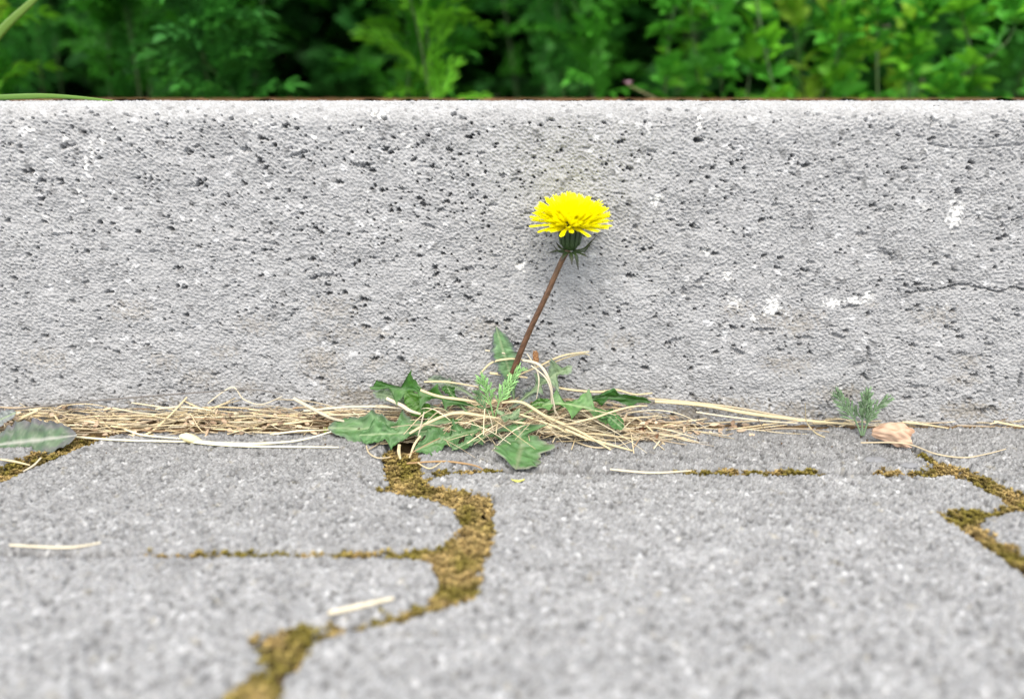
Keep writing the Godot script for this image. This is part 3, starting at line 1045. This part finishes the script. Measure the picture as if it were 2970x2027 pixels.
	blade("white straw looping over the dark stem", [V(-139.4, 14.5, 9), V(-127.5, 22.4, 9), V(-122.7, 16.5, 9), V(-115, 14, 9), V(-104.9, 18, 9)], 5, 1)
	blade("long thick straw along the kerb's foot, right of the clump", [V(66.3, 13.8, 5), V(88.5, 11.9, 5), V(111, 7.7, 5), V(137.3, 4.2, 5), V(160.7, 2.1, 5)], 12)
	blade("thin straw just below the long thick one along the kerb's foot at right", [V(85.3, 9.3, 7), V(99.4, 7.1, 7), V(117.7, 4.8, 7), V(133, 3.6, 7)], 6, 1)
	blade("dull straw just above the long thick one along the kerb's foot at right", [V(63.4, 14.5, 3), V(82.8, 12.6, 3), V(102.3, 10.2, 3), V(132, 4.6, 3)], 7, 4)
	blade("thin stalk bent upright across the straws left of the feathery seedling", [V(142.2, 1, 16.4), V(139.8, 1, 11.3), V(134.7, 7, 12.3), V(128.7, 20, 22.5)], 5)
	blade("short straw at the kerb's foot right of the crumpled leaf", [V(183.3, 2.9, 4), V(195.2, 1.5, 4), V(204.1, 0.8, 6.4)], 6)
	blade("straw at the kerb's foot at the right edge", [V(227.2, 2.8, 3), V(234.8, 1.2, 3), V(243.8, 0.8, 6.7)], 8)
	blade("thin curved stalk lying from the crumpled leaf to the right", [V(150.7, 6, 32.4), V(165.7, 9, 39.3), V(183.6, 1, 33), V(193.8, 1, 36.6), V(206.2, 1, 33), V(215.7, 2, 30.3)], 5, 4)
	blade("straw under the broad leaf at the left edge", [V(-218.3, 1, 38.2), V(-210.6, 1, 40.4), V(-202.5, 1, 43.5)], 7)
	blade("pale bent straw below the broad leaf at left", [V(-201.6, 1.2, 37.3), V(-200.6, 1.2, 44.2), V(-201.6, 1.2, 49.3)], 8, 1)
	blade("slanted straw behind the broad leaf at left", [V(-216, 12.3, 12), V(-222.6, 9.3, 12), V(-228.3, 6.2, 12)], 10)
	blade("straw from the dark toothed leaf to the feathery sprigs", [V(-40.5, 24.7, 18), V(-32.1, 21.6, 18), V(-19, 19.6, 18), V(-15, 18.3, 18)], 9)
	blade("thin straw behind the dark toothed leaf's top", [V(-40.1, 24.6, 8), V(-30.1, 24.7, 8), V(-15.4, 22.2, 8)], 6)
	blade("broad white blade slanting between the two dark leaves at left", [V(-56.9, 18.3, 12), V(-49.9, 15.6, 14), V(-45.7, 14.3, 17), V(-41, 12.7, 17)], 13, 1)
	blade("long white straw level along the heap left of the clump", [V(-94.9, 12, 12), V(-76, 13.9, 12), V(-59.8, 14.2, 12), V(-49.1, 13, 12)], 8, 1)
	blade("broad pale blade slanting over the heap left of the clump", [V(-99, 18.3, 12), V(-90.9, 13.2, 12), V(-82.6, 8.6, 12), V(-76.5, 6.9, 12)], 12, 1)
	blade("thin straw curved under the right end of the clump onto the paver", [V(22.1, 1, 13.5), V(30, 1, 22.5), V(37.2, 1, 27), V(46.6, 1, 25.3), V(55.1, 1, 19.7)], 5, 4)
	# the flattened stalk with a swollen node on the left paver
	var root := base("noded_stalk", V(-144.6, 0, 20.1))
	tag(root, "white grass stalk with a swollen yellowish node, lying across the left paver", "stalk")
	var parts := [[[V(-197.9, 1.4, 16.9), V(-176.7, 1.4, 20.1), V(-150.1, 1.4, 21.6), V(-143.3, 1.4, 21.6)], 7.0], [[V(-182, 3, 9.2), V(-169, 1.6, 15.2), V(-150.7, 1.6, 18.8), V(-144.8, 1.6, 20.2)], 6.0], [[V(-144.3, 1.5, 20.7), V(-132.8, 1.5, 23.2), V(-115.4, 1.5, 24.2), V(-96.6, 1.5, 21.1), V(-81.9, 4, 17)], 9.0], [[V(-143.9, 1.3, 21.7), V(-129.2, 1.3, 24.8), V(-108, 1.3, 26.6), V(-76.5, 1.3, 27.2)], 9.0]]
	for p in parts:
		var s := Shape.new()
		var line := smooth_line(p[0], 22)
		for k in line.size():
			line[k] -= root.position
		var r: float = p[1] * 0.07
		sweep(s, line, r, r, r * 0.5, 7, 0.5, Color(0.62, 0.59, 0.42), Color(0.64, 0.61, 0.47), Vector3(0, 0.7, 0.7), 0.06)
		obj("stalk", s.mesh(), MAT.straw, root)
	var nd := Shape.new()
	for k in 15:
		for j in 20:
			var a := float(k) / 14.0 * PI
			var b := TAU * j / 20.0
			var r := sin(a) * (1.0 - 0.16 * exp(-pow((fposmod(b, TAU) - 1.1) / 0.18, 2.0)))
			nd.v.append(V(-4.9 * cos(a) - 0.9 * sin(b) * r, 2.2 + 2.2 * pow(r, 1.6) * sin(b) + 1.0 * cos(a) + 0.3 * fine.get_noise_2d(a * 2.0, b), 2.6 * pow(r, 1.3) * cos(b)))
			nd.c.append(Color(0.52, 0.44, 0.2).lerp(Color(0.62, 0.58, 0.4), 0.5 + 0.5 * sin(b)))
	for k in 14:
		for j in 20:
			var a := k * 20 + j
			var b := k * 20 + (j + 1) % 20
			nd.i.append_array(PackedInt32Array([a, b, a + 20, b, b + 20, a + 20]))
	obj("node", nd.mesh(), MAT.straw, root)


# ---------------------------------------------------------------- the dandelion
func make_dandelion() -> void:
	var root := base("dandelion", V(0, 0, 10))
	tag(root, "yellow dandelion in bloom, rooted at the kerb's foot with toothed leaves", "dandelion")
	var off := root.position
	# stem
	var s := Shape.new()
	var line := smooth_line([V(-3.3, 12.3, 10), V(-1.2, 24.6, 11), V(1.8, 34.8, 12), V(7.8, 51.1, 14), V(14.7, 67.3, 16), V(20.5, 81.6, 17), V(23.6, 87.5, 17.5)], 60)
	for k in line.size():
		line[k] -= off
	sweep(s, line, 1.5, 1.25, 1.1, 12, 1.0, Color(0.085, 0.036, 0.022), Color(0.1, 0.055, 0.025), Vector3.BACK, 0.45)
	obj("stem", s.mesh(), MAT.stem, root)
	# head: frame with its axis along y, tilted
	var head_at: Vector3 = V(24.2, 97.6, 18)
	var tilt := Basis(Vector3.BACK, -0.02) * Basis(Vector3.RIGHT, 0.1)
	var cup := Shape.new()
	var prof := [[0.0, -11.6], [1.4, -11.4], [3.0, -10.6], [4.4, -8.6], [4.9, -5.8], [4.9, -3.0], [5.2, -1.0], [4.4, 0.0], [0.0, 0.4]]
	for k in prof.size():
		for j in 32:
			var a := TAU * j / 32.0
			var rib := 1.0 + (0.055 if j % 2 == 0 else -0.03)
			cup.v.append(V(cos(a) * prof[k][0] * rib * 0.84, prof[k][1] * 0.94, sin(a) * prof[k][0] * rib * 0.84))
			cup.c.append(Color(0.022, 0.05, 0.012) * (1.25 if j % 2 == 0 else 0.9) if k < 7 else Color(0.6, 0.45, 0.02))
	for k in prof.size() - 1:
		for j in 32:
			var a := k * 32 + j
			var b := k * 32 + (j + 1) % 32
			cup.i.append_array(PackedInt32Array([a, a + 32, b, b, a + 32, b + 32]))
	var inv := obj("involucre", cup.mesh(), MAT.leaf, root)
	inv.transform = Transform3D(tilt, head_at - off)
	# bracts: upright inner ones and spreading outer ones
	for k in 14:
		var a := TAU * k / 14.0 + 0.1
		var out := Vector3(cos(a), 0, sin(a))
		var b := Shape.new()
		sweep(b, smooth_line([out * 0.004 + Vector3(0, -0.008, 0), out * 0.0047 + Vector3(0, -0.004, 0), out * 0.0053 + Vector3(0, 0.0002, 0), out * ro(0.0062, 0.0078) + Vector3(0, ro(0.002, 0.0036), 0)], 10), 0.9, 0.95, 0.25, 6, 0.4, Color(0.025, 0.055, 0.014), Color(0.03, 0.035, 0.022), out)
		obj("bract", b.mesh(), MAT.leaf, inv)
	for q in [[0.15, 1.0, 6.0, 4.0], [0.55, 0.9, 5.5, -1.0], [-0.35, 1.15, 8.5, 5.5], [0.95, 0.6, 3.0, -6.0], [2.6, 0.8, 5.0, 3.6], [3.3, 0.75, 5.5, -1.5], [2.1, 0.6, 3.5, -2.0], [3.9, 0.7, 4.0, 2.0], [5.0, 0.7, 4.0, 1.0], [1.45, 0.5, 3.2, -3.6]]:
		var out := Vector3(cos(float(q[0])), 0, sin(float(q[0])))
		var b := Shape.new()
		var p0 := out * 0.0018 + Vector3(0, -0.0112, 0)
		var p1: Vector3 = out * (0.0018 + 0.0042 * q[1]) + Vector3(0, -0.0112 + 0.0001 * q[3], 0)
		var p2: Vector3 = out * (0.003 + 0.001 * q[2] * 0.8) + Vector3(0, -0.0112 + 0.0006 * q[3], 0)
		var p3: Vector3 = out * (0.003 + 0.0013 * q[2] * 0.85) + Vector3(0, -0.0112 + 0.0011 * q[3], 0)
		sweep(b, smooth_line([p0, p1, p2, p3], 12), 0.75, 0.85, 0.12, 6, 0.35, Color(0.04, 0.08, 0.02), Color(0.035, 0.03, 0.025), Vector3(0, 1, 0.01))
		obj("bract", b.mesh(), MAT.leaf, inv)
	# petals: strap-shaped with toothed ends; six shapes shared by all
	var disc := Shape.new()
	for k in 5:
		for j in 20:
			var a := TAU * j / 20.0
			var t := float(k) / 4.0
			disc.v.append(V(cos(a) * 5.6 * t, 2.6 * (1.0 - t * t), sin(a) * 5.6 * t))
			disc.c.append(Color(0.85, 0.7, 0.005))
	for k in 4:
		for j in 20:
			var a := k * 20 + j
			var b := k * 20 + (j + 1) % 20
			disc.i.append_array(PackedInt32Array([a, b, a + 20, b, b + 20, a + 20]))
	var head := obj("flower_head", disc.mesh(), MAT.petal, root)
	head.transform = Transform3D(tilt, head_at - off)
	var kinds := []
	for m in 6:
		var p := Shape.new()
		var rows := 8
		var curl := -0.32 + 0.13 * m
		for k in rows + 1:
			var u := float(k) / rows
			for j in 5:
				var q := (j - 2) / 2.0
				var w := 0.00108 * (0.45 + 0.55 * smoothstep(0.0, 0.4, u)) * (1.0 - 0.1 * smoothstep(0.85, 1.0, u))
				var tip := 0.0
				if k == rows:
					tip = 0.075 * [0.2, 1.0, 0.35, 1.0, 0.1][(j + m) % 5]
				p.v.append(Vector3(q * w, curl * u * u + 0.0, u + tip) * Vector3(1, 0.9, 1) + Vector3(0, 0.028 * q * q, 0) + Vector3(sin(u * 5.0 + m) * 0.00022, 0, 0))
				p.c.append(Color(0.93, 0.89, 0.002).lerp(Color(0.92, 0.8, 0.001), (1.0 - u) * 0.8))
		for k in rows:
			for j in 4:
				var a := k * 5 + j
				p.i.append_array(PackedInt32Array([a, a + 5, a + 1, a + 1, a + 5, a + 6]))
		for k in p.v.size():
			p.v[k] = Vector3(p.v[k].x, p.v[k].y * 0.012, p.v[k].z * 0.012)
		kinds.append(p.mesh())
	var total := 285
	for k in total:
		var t := sqrt((k + 0.5) / total)
		var a := k * 2.399963 + ro(-0.12, 0.12)
		var size_cut := 1.0
		var el := lerpf(1.42, 0.02, pow(t, 1.3)) + ro(-0.14, 0.14)
		if t > 0.93:
			el = ro(-0.1, 0.14) if rng.randf() < 0.88 else ro(-0.5, -0.1)
			if el < -0.2:
				size_cut = 0.72
		var size := lerpf(0.74, 1.06, smoothstep(0.0, 0.8, t)) * ro(0.76, 0.98) * size_cut
		var out := Vector3(sin(a), 0, cos(a))
		var pos := out * lerpf(0.0004, 0.0052, t) + Vector3(0, 0.0022 * (1.0 - t * t), 0)
		var b := Basis(Vector3.UP, a) * Basis(Vector3.RIGHT, -el) * Basis(Vector3.BACK, ro(-0.25, 0.25))
		var o := obj("petal", kinds[rng.randi() % 3 + (2 if t > 0.6 else 1)], MAT.petal, null)
		o.get_parent().remove_child(o)
		o.name = "petal" if k == 0 else "petal_%03d" % k
		head.add_child(o, true)
		o.transform = Transform3D(b.scaled(Vector3(1.0, 1.0, 1.0) * size), pos)
	# leaves of the rosette
	var sage := Color(0.068, 0.155, 0.052)
	var dark := Color(0.03, 0.11, 0.012)
	var grey := Color(0.13, 0.15, 0.15)
	var pale := Color(0.13, 0.2, 0.105)
	var leaves := [
		[[V(1.4, 13.6, 11), V(-0.5, 27.1, 9), V(-3.9, 38.8, 7), V(-7.2, 50.3, 5.5)], Vector3(0.1, 0.1, 1), {"tip": 1.25, "widest": 0.6, "w": 6.6, "n": 4.0, "depth": 0.2, "fold": 0.2, "edge": Color(0.075, 0.07, 0.1), "edge_from": 0.6, "col": Color(0.1, 0.2, 0.085), "wave": 0.5, "back": 2.0}],
		[[V(-8.6, 13.2, 14), V(-28.8, 17.8, 13), V(-46, 22.4, 11), V(-65, 22.6, 9)], Vector3(0, 0.25, 1), {"w": 9.4, "lobed": 1.0, "n": 4.6, "depth": 0.85, "back": 3.5, "col": dark, "rib": Color(0.06, 0.14, 0.04), "edge": Color(0.05, 0.12, 0.03), "phase": 0.25}],
		[[V(-29.3, 11, 9), V(-45.1, 14.9, 8), V(-56.2, 17.4, 7), V(-64.2, 18.7, 6)], Vector3(0, 0.5, 1), {"w": 4.0, "n": 3.0, "depth": 0.2, "col": pale, "edge": Color(0.16, 0.16, 0.18), "edge_from": 0.5}],
		[[V(-24, 9.1, 17), V(-34.7, 11.3, 15), V(-42.1, 14.8, 13), V(-48, 21.5, 12)], Vector3(0.35, -0.2, 1), {"w": 5.0, "n": 2.0, "depth": 0.3, "col": Color(0.045, 0.13, 0.012), "rib": Color(0.08, 0.16, 0.04), "phase": 0.4, "petiole": 0.1}],
		[[V(-19.5, 11.5, 14), V(-25.4, 17.4, 12), V(-28.8, 22.4, 11), V(-29.1, 24.1, 11)], Vector3(0, 0.2, 1), {"w": 3.4, "n": 2.0, "depth": 0.5, "col": dark, "petiole": 0.1}],
		[[V(-22.5, 9.9, 16), V(-39.6, 7.4, 17), V(-60.1, 4.9, 16), V(-84.3, 4.2, 13)], Vector3(0.05, 0.72, 0.7), {"w": 10.8, "lobed": 0.4, "n": 4.6, "depth": 0.55, "fold": 0.12, "wave": 1.8, "back": 4.0, "col": sage, "edge": Color(0.12, 0.15, 0.12), "edge_from": 0.8, "phase": 0.1}],
		[[V(-29.9, 7.9, 21), V(-40.6, 6.3, 22), V(-56, 5.3, 22), V(-68.8, 3.7, 20)], Vector3(0.1, 0.7, 0.75), {"w": 8.4, "lobed": 0.5, "n": 3.6, "depth": 0.6, "fold": 0.2, "wave": 1.4, "back": 3.0, "col": Color(0.065, 0.155, 0.05), "phase": 0.6}],
		[[V(-7, 9.1, 18), V(-17.6, 6.7, 22), V(-29.7, 4.4, 25), V(-42.5, 1.2, 30.7)], Vector3(0.15, 0.72, 0.7), {"w": 9.2, "lobed": 0.5, "n": 4.2, "depth": 0.6, "fold": 0.16, "wave": 1.8, "back": 3.5, "col": sage, "phase": 0.15}],
		[[V(-2.3, 6.6, 20), V(-9.9, 5.6, 24), V(-17.4, 4, 27), V(-26.4, 1.2, 30)], Vector3(-0.1, 0.9, 0.4), {"w": 6.0, "lobed": 0.8, "n": 4.0, "depth": 0.65, "col": Color(0.055, 0.13, 0.045), "phase": 0.5}],
		[[V(0.5, 13.7, 17), V(2.6, 10.1, 24), V(4, 4.3, 31), V(1.6, 2, 48.7)], Vector3(0.05, 0.62, 0.78), {"w": 18.5, "lobed": 0.35, "n": 4.4, "depth": 0.6, "fold": 0.14, "wave": 2.0, "back": 4.5, "col": sage, "edge": Color(0.15, 0.16, 0.12), "edge_from": 0.82, "rib": Color(0.17, 0.22, 0.12), "phase": 0.7, "widest": 0.66, "petiole": 0.2}],
		[[V(5.4, 12.4, 16), V(17.7, 17.8, 17), V(33.1, 15.8, 17), V(49, 9.6, 18)], Vector3(0.1, 0.75, 0.65), {"w": 10.5, "lobed": 0.9, "n": 3.6, "depth": 0.78, "fold": 0.25, "back": 5.0, "col": Color(0.085, 0.19, 0.055), "rib": Color(0.25, 0.34, 0.16), "phase": 0.35}],
		[[V(14.9, 9.8, 12), V(29, 16.2, 11), V(44.7, 18.3, 10), V(63.9, 15.2, 9)], Vector3(0, -0.15, 1), {"w": 5.2, "lobed": 0.7, "n": 4.4, "depth": 0.6, "back": 3.0, "col": Color(0.02, 0.085, 0.008), "rib": Color(0.05, 0.12, 0.03), "phase": 0.8}],
		[[V(2.3, 16.2, 13), V(10.9, 22.9, 11), V(18.7, 28.3, 9), V(27.2, 32.2, 8)], Vector3(-0.1, 0.35, 1), {"w": 10.0, "lobed": 0.9, "n": 3.4, "depth": 0.75, "back": 3.5, "col": pale, "edge": Color(0.16, 0.2, 0.16), "phase": 0.2}],
		[[V(-6.8, 18.2, 24), V(-3.5, 15.7, 25), V(0, 15.4, 25), V(3.5, 18.5, 24)], Vector3(0, 0.8, 0.6), {"w": 2.4, "n": 3.0, "depth": 0.4, "fold": -0.5, "col": pale, "petiole": 0.05, "widest": 0.5}],
		[[V(7, 15, 15), V(11.6, 17.8, 16), V(15.4, 17.4, 16), V(18.7, 15.1, 16)], Vector3(0, 0.3, 1), {"w": 2.6, "n": 2.0, "depth": 0.2, "col": Color(0.05, 0.15, 0.02), "petiole": 0.05}],
		[[V(32.8, 17.5, 20), V(39.6, 15.2, 21), V(44.2, 12.5, 22), V(49.3, 8.2, 23)], Vector3(0.4, 0.3, 0.8), {"w": 4.2, "n": 2.6, "depth": 0.6, "col": Color(0.045, 0.13, 0.03), "phase": 0.3}],
		[[V(-13.4, 14.5, 9), V(-22.9, 20.5, 7), V(-30.9, 23.1, 5), V(-38.8, 24.7, 4)], Vector3(0, 0.4, 1), {"w": 3.6, "n": 4.0, "depth": 0.5, "col": Color(0.14, 0.18, 0.14), "edge": Color(0.16, 0.16, 0.16)}],
		[[V(-2.4, 12.3, 12), V(3.9, 16.6, 12), V(8.6, 19.5, 11), V(11.7, 21.7, 10)], Vector3(0, 0.4, 1), {"w": 5.0, "n": 3.0, "depth": 0.4, "col": grey, "edge": Color(0.15, 0.16, 0.15)}],
	]
	for q in leaves:
		var pts := []
		for p in q[0]:
			pts.append(p - off)
		obj("leaf", leaf_shape(pts, q[1].normalized(), q[2]), MAT.leaf, root)


# ---------------------------------------------------------------- feathery seedlings and the broad leaf at the left
func sprig(parent: Node3D, pts: Array, n: int, size: float, col: Color) -> void:
	var s := Shape.new()
	var line := smooth_line(pts, 16)
	for k in line.size():
		line[k] -= parent.position
	sweep(s, line, 0.5, 0.42, 0.25, 6, 0.8, col * 0.8, col)
	for k in n:
		var u := lerpf(0.3, 1.0, float(k) / (n - 1))
		var i := clampi(int(u * 16), 0, 15)
		var p := line[i].lerp(line[i + 1], u * 16 - i)
		var tan := (line[i + 1] - line[i]).normalized()
		var sg := -1.0 if k % 2 == 0 else 1.0
		var side := tan.cross(Vector3(0, 0.2, 1)).normalized() * sg
		var dir := (tan * ro(0.6, 1.1) + side * ro(0.5, 1.0) * (1.15 - u * 0.7) + Vector3(0, 0, ro(-0.4, 0.5))).normalized()
		var len_ := size * ro(0.75, 1.2) * (1.05 - 0.35 * u) * 0.001
		var c2 := col * ro(0.8, 1.25)
		sweep(s, PackedVector3Array([p, p + dir * len_ * 0.4, p + dir * len_ * 0.75 + tan * len_ * 0.08, p + dir * len_ + tan * len_ * 0.2]), 0.28, 0.46, 0.22, 5, 0.6, c2, c2 * 1.15)
		for f in [0.35, 0.6]:
			var d2 := (dir + side * ro(-0.9, 0.9) + tan * ro(0.2, 0.7) + Vector3(0, 0, ro(-0.5, 0.5))).normalized()
			sweep(s, PackedVector3Array([p + dir * len_ * f, p + dir * len_ * f + d2 * len_ * 0.3, p + dir * len_ * f + d2 * len_ * 0.55]), 0.25, 0.4, 0.2, 5, 0.6, c2, c2 * 1.15)
	obj("sprig", s.mesh(), MAT.leaf, parent)


func make_small_plants() -> void:
	var a := base("feathery_seedling", V(-8.4, 12.5, 22))
	tag(a, "pale green feathery seedling with two sprigs, in front of the dandelion's stem", "seedling")
	var g := Color(0.24, 0.44, 0.17)
	sprig(a, [V(-8.1, 13, 22), V(-9.5, 20, 22), V(-11.6, 27.3, 22), V(-12.7, 30, 22)], 26, 5.4, g)
	sprig(a, [V(-7.5, 13, 22), V(-5.6, 20.8, 22), V(-2.3, 26.9, 21), V(2.3, 33.7, 20)], 28, 5.4, g)
	sprig(a, [V(-9.1, 12.7, 22), V(-11.6, 17.9, 23), V(-14, 22.3, 23), V(-15.2, 24.9, 23)], 11, 3.6, Color(0.11, 0.2, 0.09))
	var b := base("feathery_seedling", V(160, 1.2, 14.7))
	tag(b, "grey green feathery seedling beside the crumpled leaf at right", "seedling")
	var h := Color(0.15, 0.24, 0.13)
	sprig(b, [V(159.4, 1.2, 15.4), V(156.7, 8.1, 12), V(152.4, 13.6, 11), V(148.1, 19, 10)], 26, 5.6, h)
	sprig(b, [V(159.8, 1.2, 15.4), V(159.7, 8.5, 13), V(159.7, 14.5, 13), V(159.8, 19.5, 13)], 30, 5.8, h)
	sprig(b, [V(160.2, 1.2, 15.4), V(161.9, 7.2, 14), V(163.6, 13.2, 14), V(168.3, 17.9, 14)], 24, 5.2, h)
	var c := base("broad_leaved_weed", V(-237.4, 0, 25.6))
	tag(c, "weed at the left edge with one broad purplish green leaf over the joint", "weed")
	var lf := [
		[[V(-238.5, 1.2, 28), V(-227.5, 1.2, 24), V(-211, 2.8, 23), V(-194.1, 4.7, 22)], Vector3(0.0, 0.66, 0.75), {"tip": 0.85, "w": 10.5, "n": 2.0, "depth": 0.1, "fold": 0.08, "wave": 1.4, "col": Color(0.06, 0.11, 0.055), "edge": Color(0.085, 0.082, 0.095), "edge_from": 0.35, "rib": Color(0.3, 0.31, 0.28), "widest": 0.55, "back": 1.0}],
		[[V(-241.8, 1.2, 21.1), V(-239, 4.3, 15), V(-231.6, 9, 14), V(-225.2, 11.8, 13)], Vector3(-0.1, 0.6, 0.8), {"w": 3.6, "n": 2.0, "depth": 0.1, "col": Color(0.17, 0.19, 0.19), "edge": Color(0.14, 0.14, 0.16)}],
	]
	for q in lf:
		var pts := []
		for p in q[0]:
			pts.append(p - c.position)
		obj("leaf", leaf_shape(pts, q[1].normalized(), q[2]), MAT.leaf, c)


func crumpled(w: float, l: float, curl: float, amp: float, col: Color, dark: Color, seed_: float) -> ArrayMesh:
	var s := Shape.new()
	var n := 26
	for k in n + 1:
		for j in n + 1:
			var u := float(k) / n * 2.0 - 1.0
			var q := float(j) / n * 2.0 - 1.0
			var edge := 1.0 + 0.12 * fine.get_noise_2d(atan2(u, q) * 2.2 + seed_, 4.0) + 0.06 * fine.get_noise_2d(atan2(u, q) * 6.0, seed_)
			var x := u * sqrt(maxf(1.0 - q * q * 0.5, 0.0)) * edge
			var z := q * sqrt(maxf(1.0 - u * u * 0.5, 0.0)) * edge
			var a := x * curl
			var crease := absf(fine.get_noise_2d(x * 1.5 + seed_, z * 1.5))
			var y := amp * (crease * 1.6 + 0.5 * fine.get_noise_2d(x * 3.0, z * 3.0 + seed_))
			s.v.append(V(w * sin(a) / curl, w * (1.0 - cos(a)) / curl + y, l * z))
			s.c.append(col.lerp(dark, clampf(0.25 - crease * 1.2 + 0.5 * fine.get_noise_2d(x * 2.0 + 9.0, z * 2.0 + seed_), 0.0, 1.0)))
	for k in n:
		for j in n:
			var a := k * (n + 1) + j
			s.i.append_array(PackedInt32Array([a, a + 1, a + n + 1, a + 1, a + n + 2, a + n + 1]))
	return s.mesh()


func make_litter() -> void:
	var sh := Shape.new()
	for k in 33:
		for j in 41:
			var u := float(k) / 32.0
			var w := float(j) / 40.0 * 2.0 - 1.0
			var a := w * 2.05 + 1.35
			var crease := 0.13 * u * sin(w * 9.0 + 3.0 * fine.get_noise_2d(u * 1.5, w * 2.0)) + 0.16 * fine.get_noise_2d(u * 2.6, w * 3.2)
			var rad := 6.6 * pow(sin(PI * minf(u * 0.72 + 0.04, 1.0)), 0.6) * (1.0 + crease) * (1.0 - 0.1 * w * w)
			var run := 19.0 * u * (1.0 + 0.1 * fine.get_noise_2d(w * 2.6 + 5.0, 2.0) + 0.05 * fine.get_noise_2d(w * 9.0, 4.0))
			sh.v.append(V(run - 9.0, 5.5 + rad * sin(a) + 1.6 * sin(u * 3.0), rad * cos(a) * 0.85))
			var dark := clampf(0.9 * fine.get_noise_2d(u * 3.0 + 8.0, w * 4.0) - 0.1 + 0.5 * smoothstep(0.85, 1.0, u) + 4.0 * maxf(0.0, -crease - 0.12), 0.0, 1.0)
			sh.c.append(Color(0.5, 0.355, 0.26).lerp(Color(0.24, 0.1, 0.04), dark * 0.8))
	for k in 32:
		for j in 40:
			var a := k * 41 + j
			sh.i.append_array(PackedInt32Array([a, a + 1, a + 41, a + 1, a + 42, a + 41]))
	var o := obj("dry_leaf", sh.mesh(), MAT.dry_leaf)
	o.scale = Vector3.ONE * 0.82
	o.position = V(167.2, 0.4, 23)
	o.rotation = Vector3(0.1, -0.35, -0.12)
	tag(o, "crumpled peach brown dry leaf beside the feathery seedling at right", "dry leaf")
	var p := obj("dry_leaf", crumpled(4.2, 2.0, 1.6, 0.7, Color(0.25, 0.14, 0.08), Color(0.1, 0.06, 0.04), 7.0), MAT.dry_leaf)
	p.position = V(63.9, 1, 17.9)
	p.rotation = Vector3(0.3, -0.15, 0.1)
	tag(p, "small brown leaf fragment behind the pale blade right of the clump", "dry leaf")
	var q := obj("dry_leaf", crumpled(1.9, 3.0, 1.4, 0.7, Color(0.36, 0.2, 0.1), Color(0.16, 0.08, 0.04), 12.0), MAT.dry_leaf)
	q.position = V(10.5, 36.7, 8)
	q.rotation = Vector3(1.3, 0.3, 0.2)
	tag(q, "orange brown leaf scrap caught behind the stem's foot", "dry leaf")
	var r := obj("dry_leaf", crumpled(4.4, 1.5, 2.2, 0.6, Color(0.14, 0.06, 0.035), Color(0.06, 0.03, 0.02), 15.0), MAT.dry_leaf)
	r.position = V(58.7, 1.5, 11.6)
	r.rotation = Vector3(0.2, 0.1, 0.15)
	tag(r, "curled dark red brown leaf fragment below the right leaves", "dry leaf")
	var y := obj("leaf_scrap", crumpled(3.0, 0.8, 0.6, 0.25, Color(0.5, 0.5, 0.12), Color(0.4, 0.38, 0.15), 3.0), MAT.dry_leaf)
	y.position = V(2.4, 0.9, 57.2)
	tag(y, "tiny yellow green scrap on the paver below the front leaf", "leaf scrap")
	var bud := obj("green_bud", crumpled(2.0, 1.6, 2.6, 0.4, Color(0.22, 0.3, 0.04), Color(0.14, 0.2, 0.03), 5.0), MAT.leaf)
	bud.position = V(-85.6, 2, 12.3)
	tag(bud, "tiny yellow green bud at the tip of the left front leaf", "bud")
	# stones let into the pavers, worn proud
	for e in [[V(155.5, 0.2, 37.6), 5.0, 1.1, 2.6, "smooth grey pebble set in the paver below the crumpled leaf"], [V(167.8, 0.2, 42.3), 4.2, 0.8, 2.2, "second pebble set in the paver, right of the smooth grey one"]]:
		var s := Shape.new()
		for k in 12:
			for j in 20:
				var a := float(k) / 11.0 * PI
				var b := TAU * j / 20.0
				var n := 1.0 + 0.18 * fine.get_noise_3d(cos(b) * sin(a), cos(a) * 2.0, sin(b) * sin(a) + e[1])
				s.v.append(V(e[1] * sin(a) * cos(b) * n, e[2] * cos(a) * n, e[3] * sin(a) * sin(b) * n))
				s.c.append(Color(0.19, 0.195, 0.21) * (1.0 + 0.25 * fine.get_noise_2d(j * 0.3, k * 0.5)))
		for k in 11:
			for j in 20:
				var a := k * 20 + j
				var b := k * 20 + (j + 1) % 20
				s.i.append_array(PackedInt32Array([a, b, a + 20, b, b + 20, a + 20]))
		var peb := obj("pebble", s.mesh(), MAT.paving)
		peb.position = e[0]
		tag(peb, e[4], "pebble")
	# crumbs of soil and chaff that fell out of the gap
	var cr := Shape.new()
	for k in 60:
		var c := V(rng.randfn(20.0, 90.0), 0.5, 9.0 + absf(rng.randfn(0.0, 11.0)))
		if absf(c.x) > 0.23 or c.z > 0.045:
			continue
		var rad := ro(0.25, 0.6) * 0.001
		var at := cr.v.size()
		for t in [Vector3(0, 1, 0), Vector3(1, 0, 0), Vector3(0, 0, 1), Vector3(-1, 0, 0), Vector3(0, 0, -1), Vector3(0, -1, 0)]:
			cr.v.append(c + t * rad * ro(0.6, 1.3))
			cr.c.append(Color(0.09, 0.055, 0.03) * ro(0.6, 1.8))
		for t in 4:
			cr.i.append_array(PackedInt32Array([at, at + 1 + t, at + 1 + (t + 1) % 4, at + 5, at + 1 + (t + 1) % 4, at + 1 + t]))
	var crumbs := obj("soil_crumbs", cr.mesh(), MAT.soil)
	crumbs.set_meta("kind", "stuff")
	tag(crumbs, "dark crumbs of soil scattered on the pavers' edge in front of the dry grass", "soil")
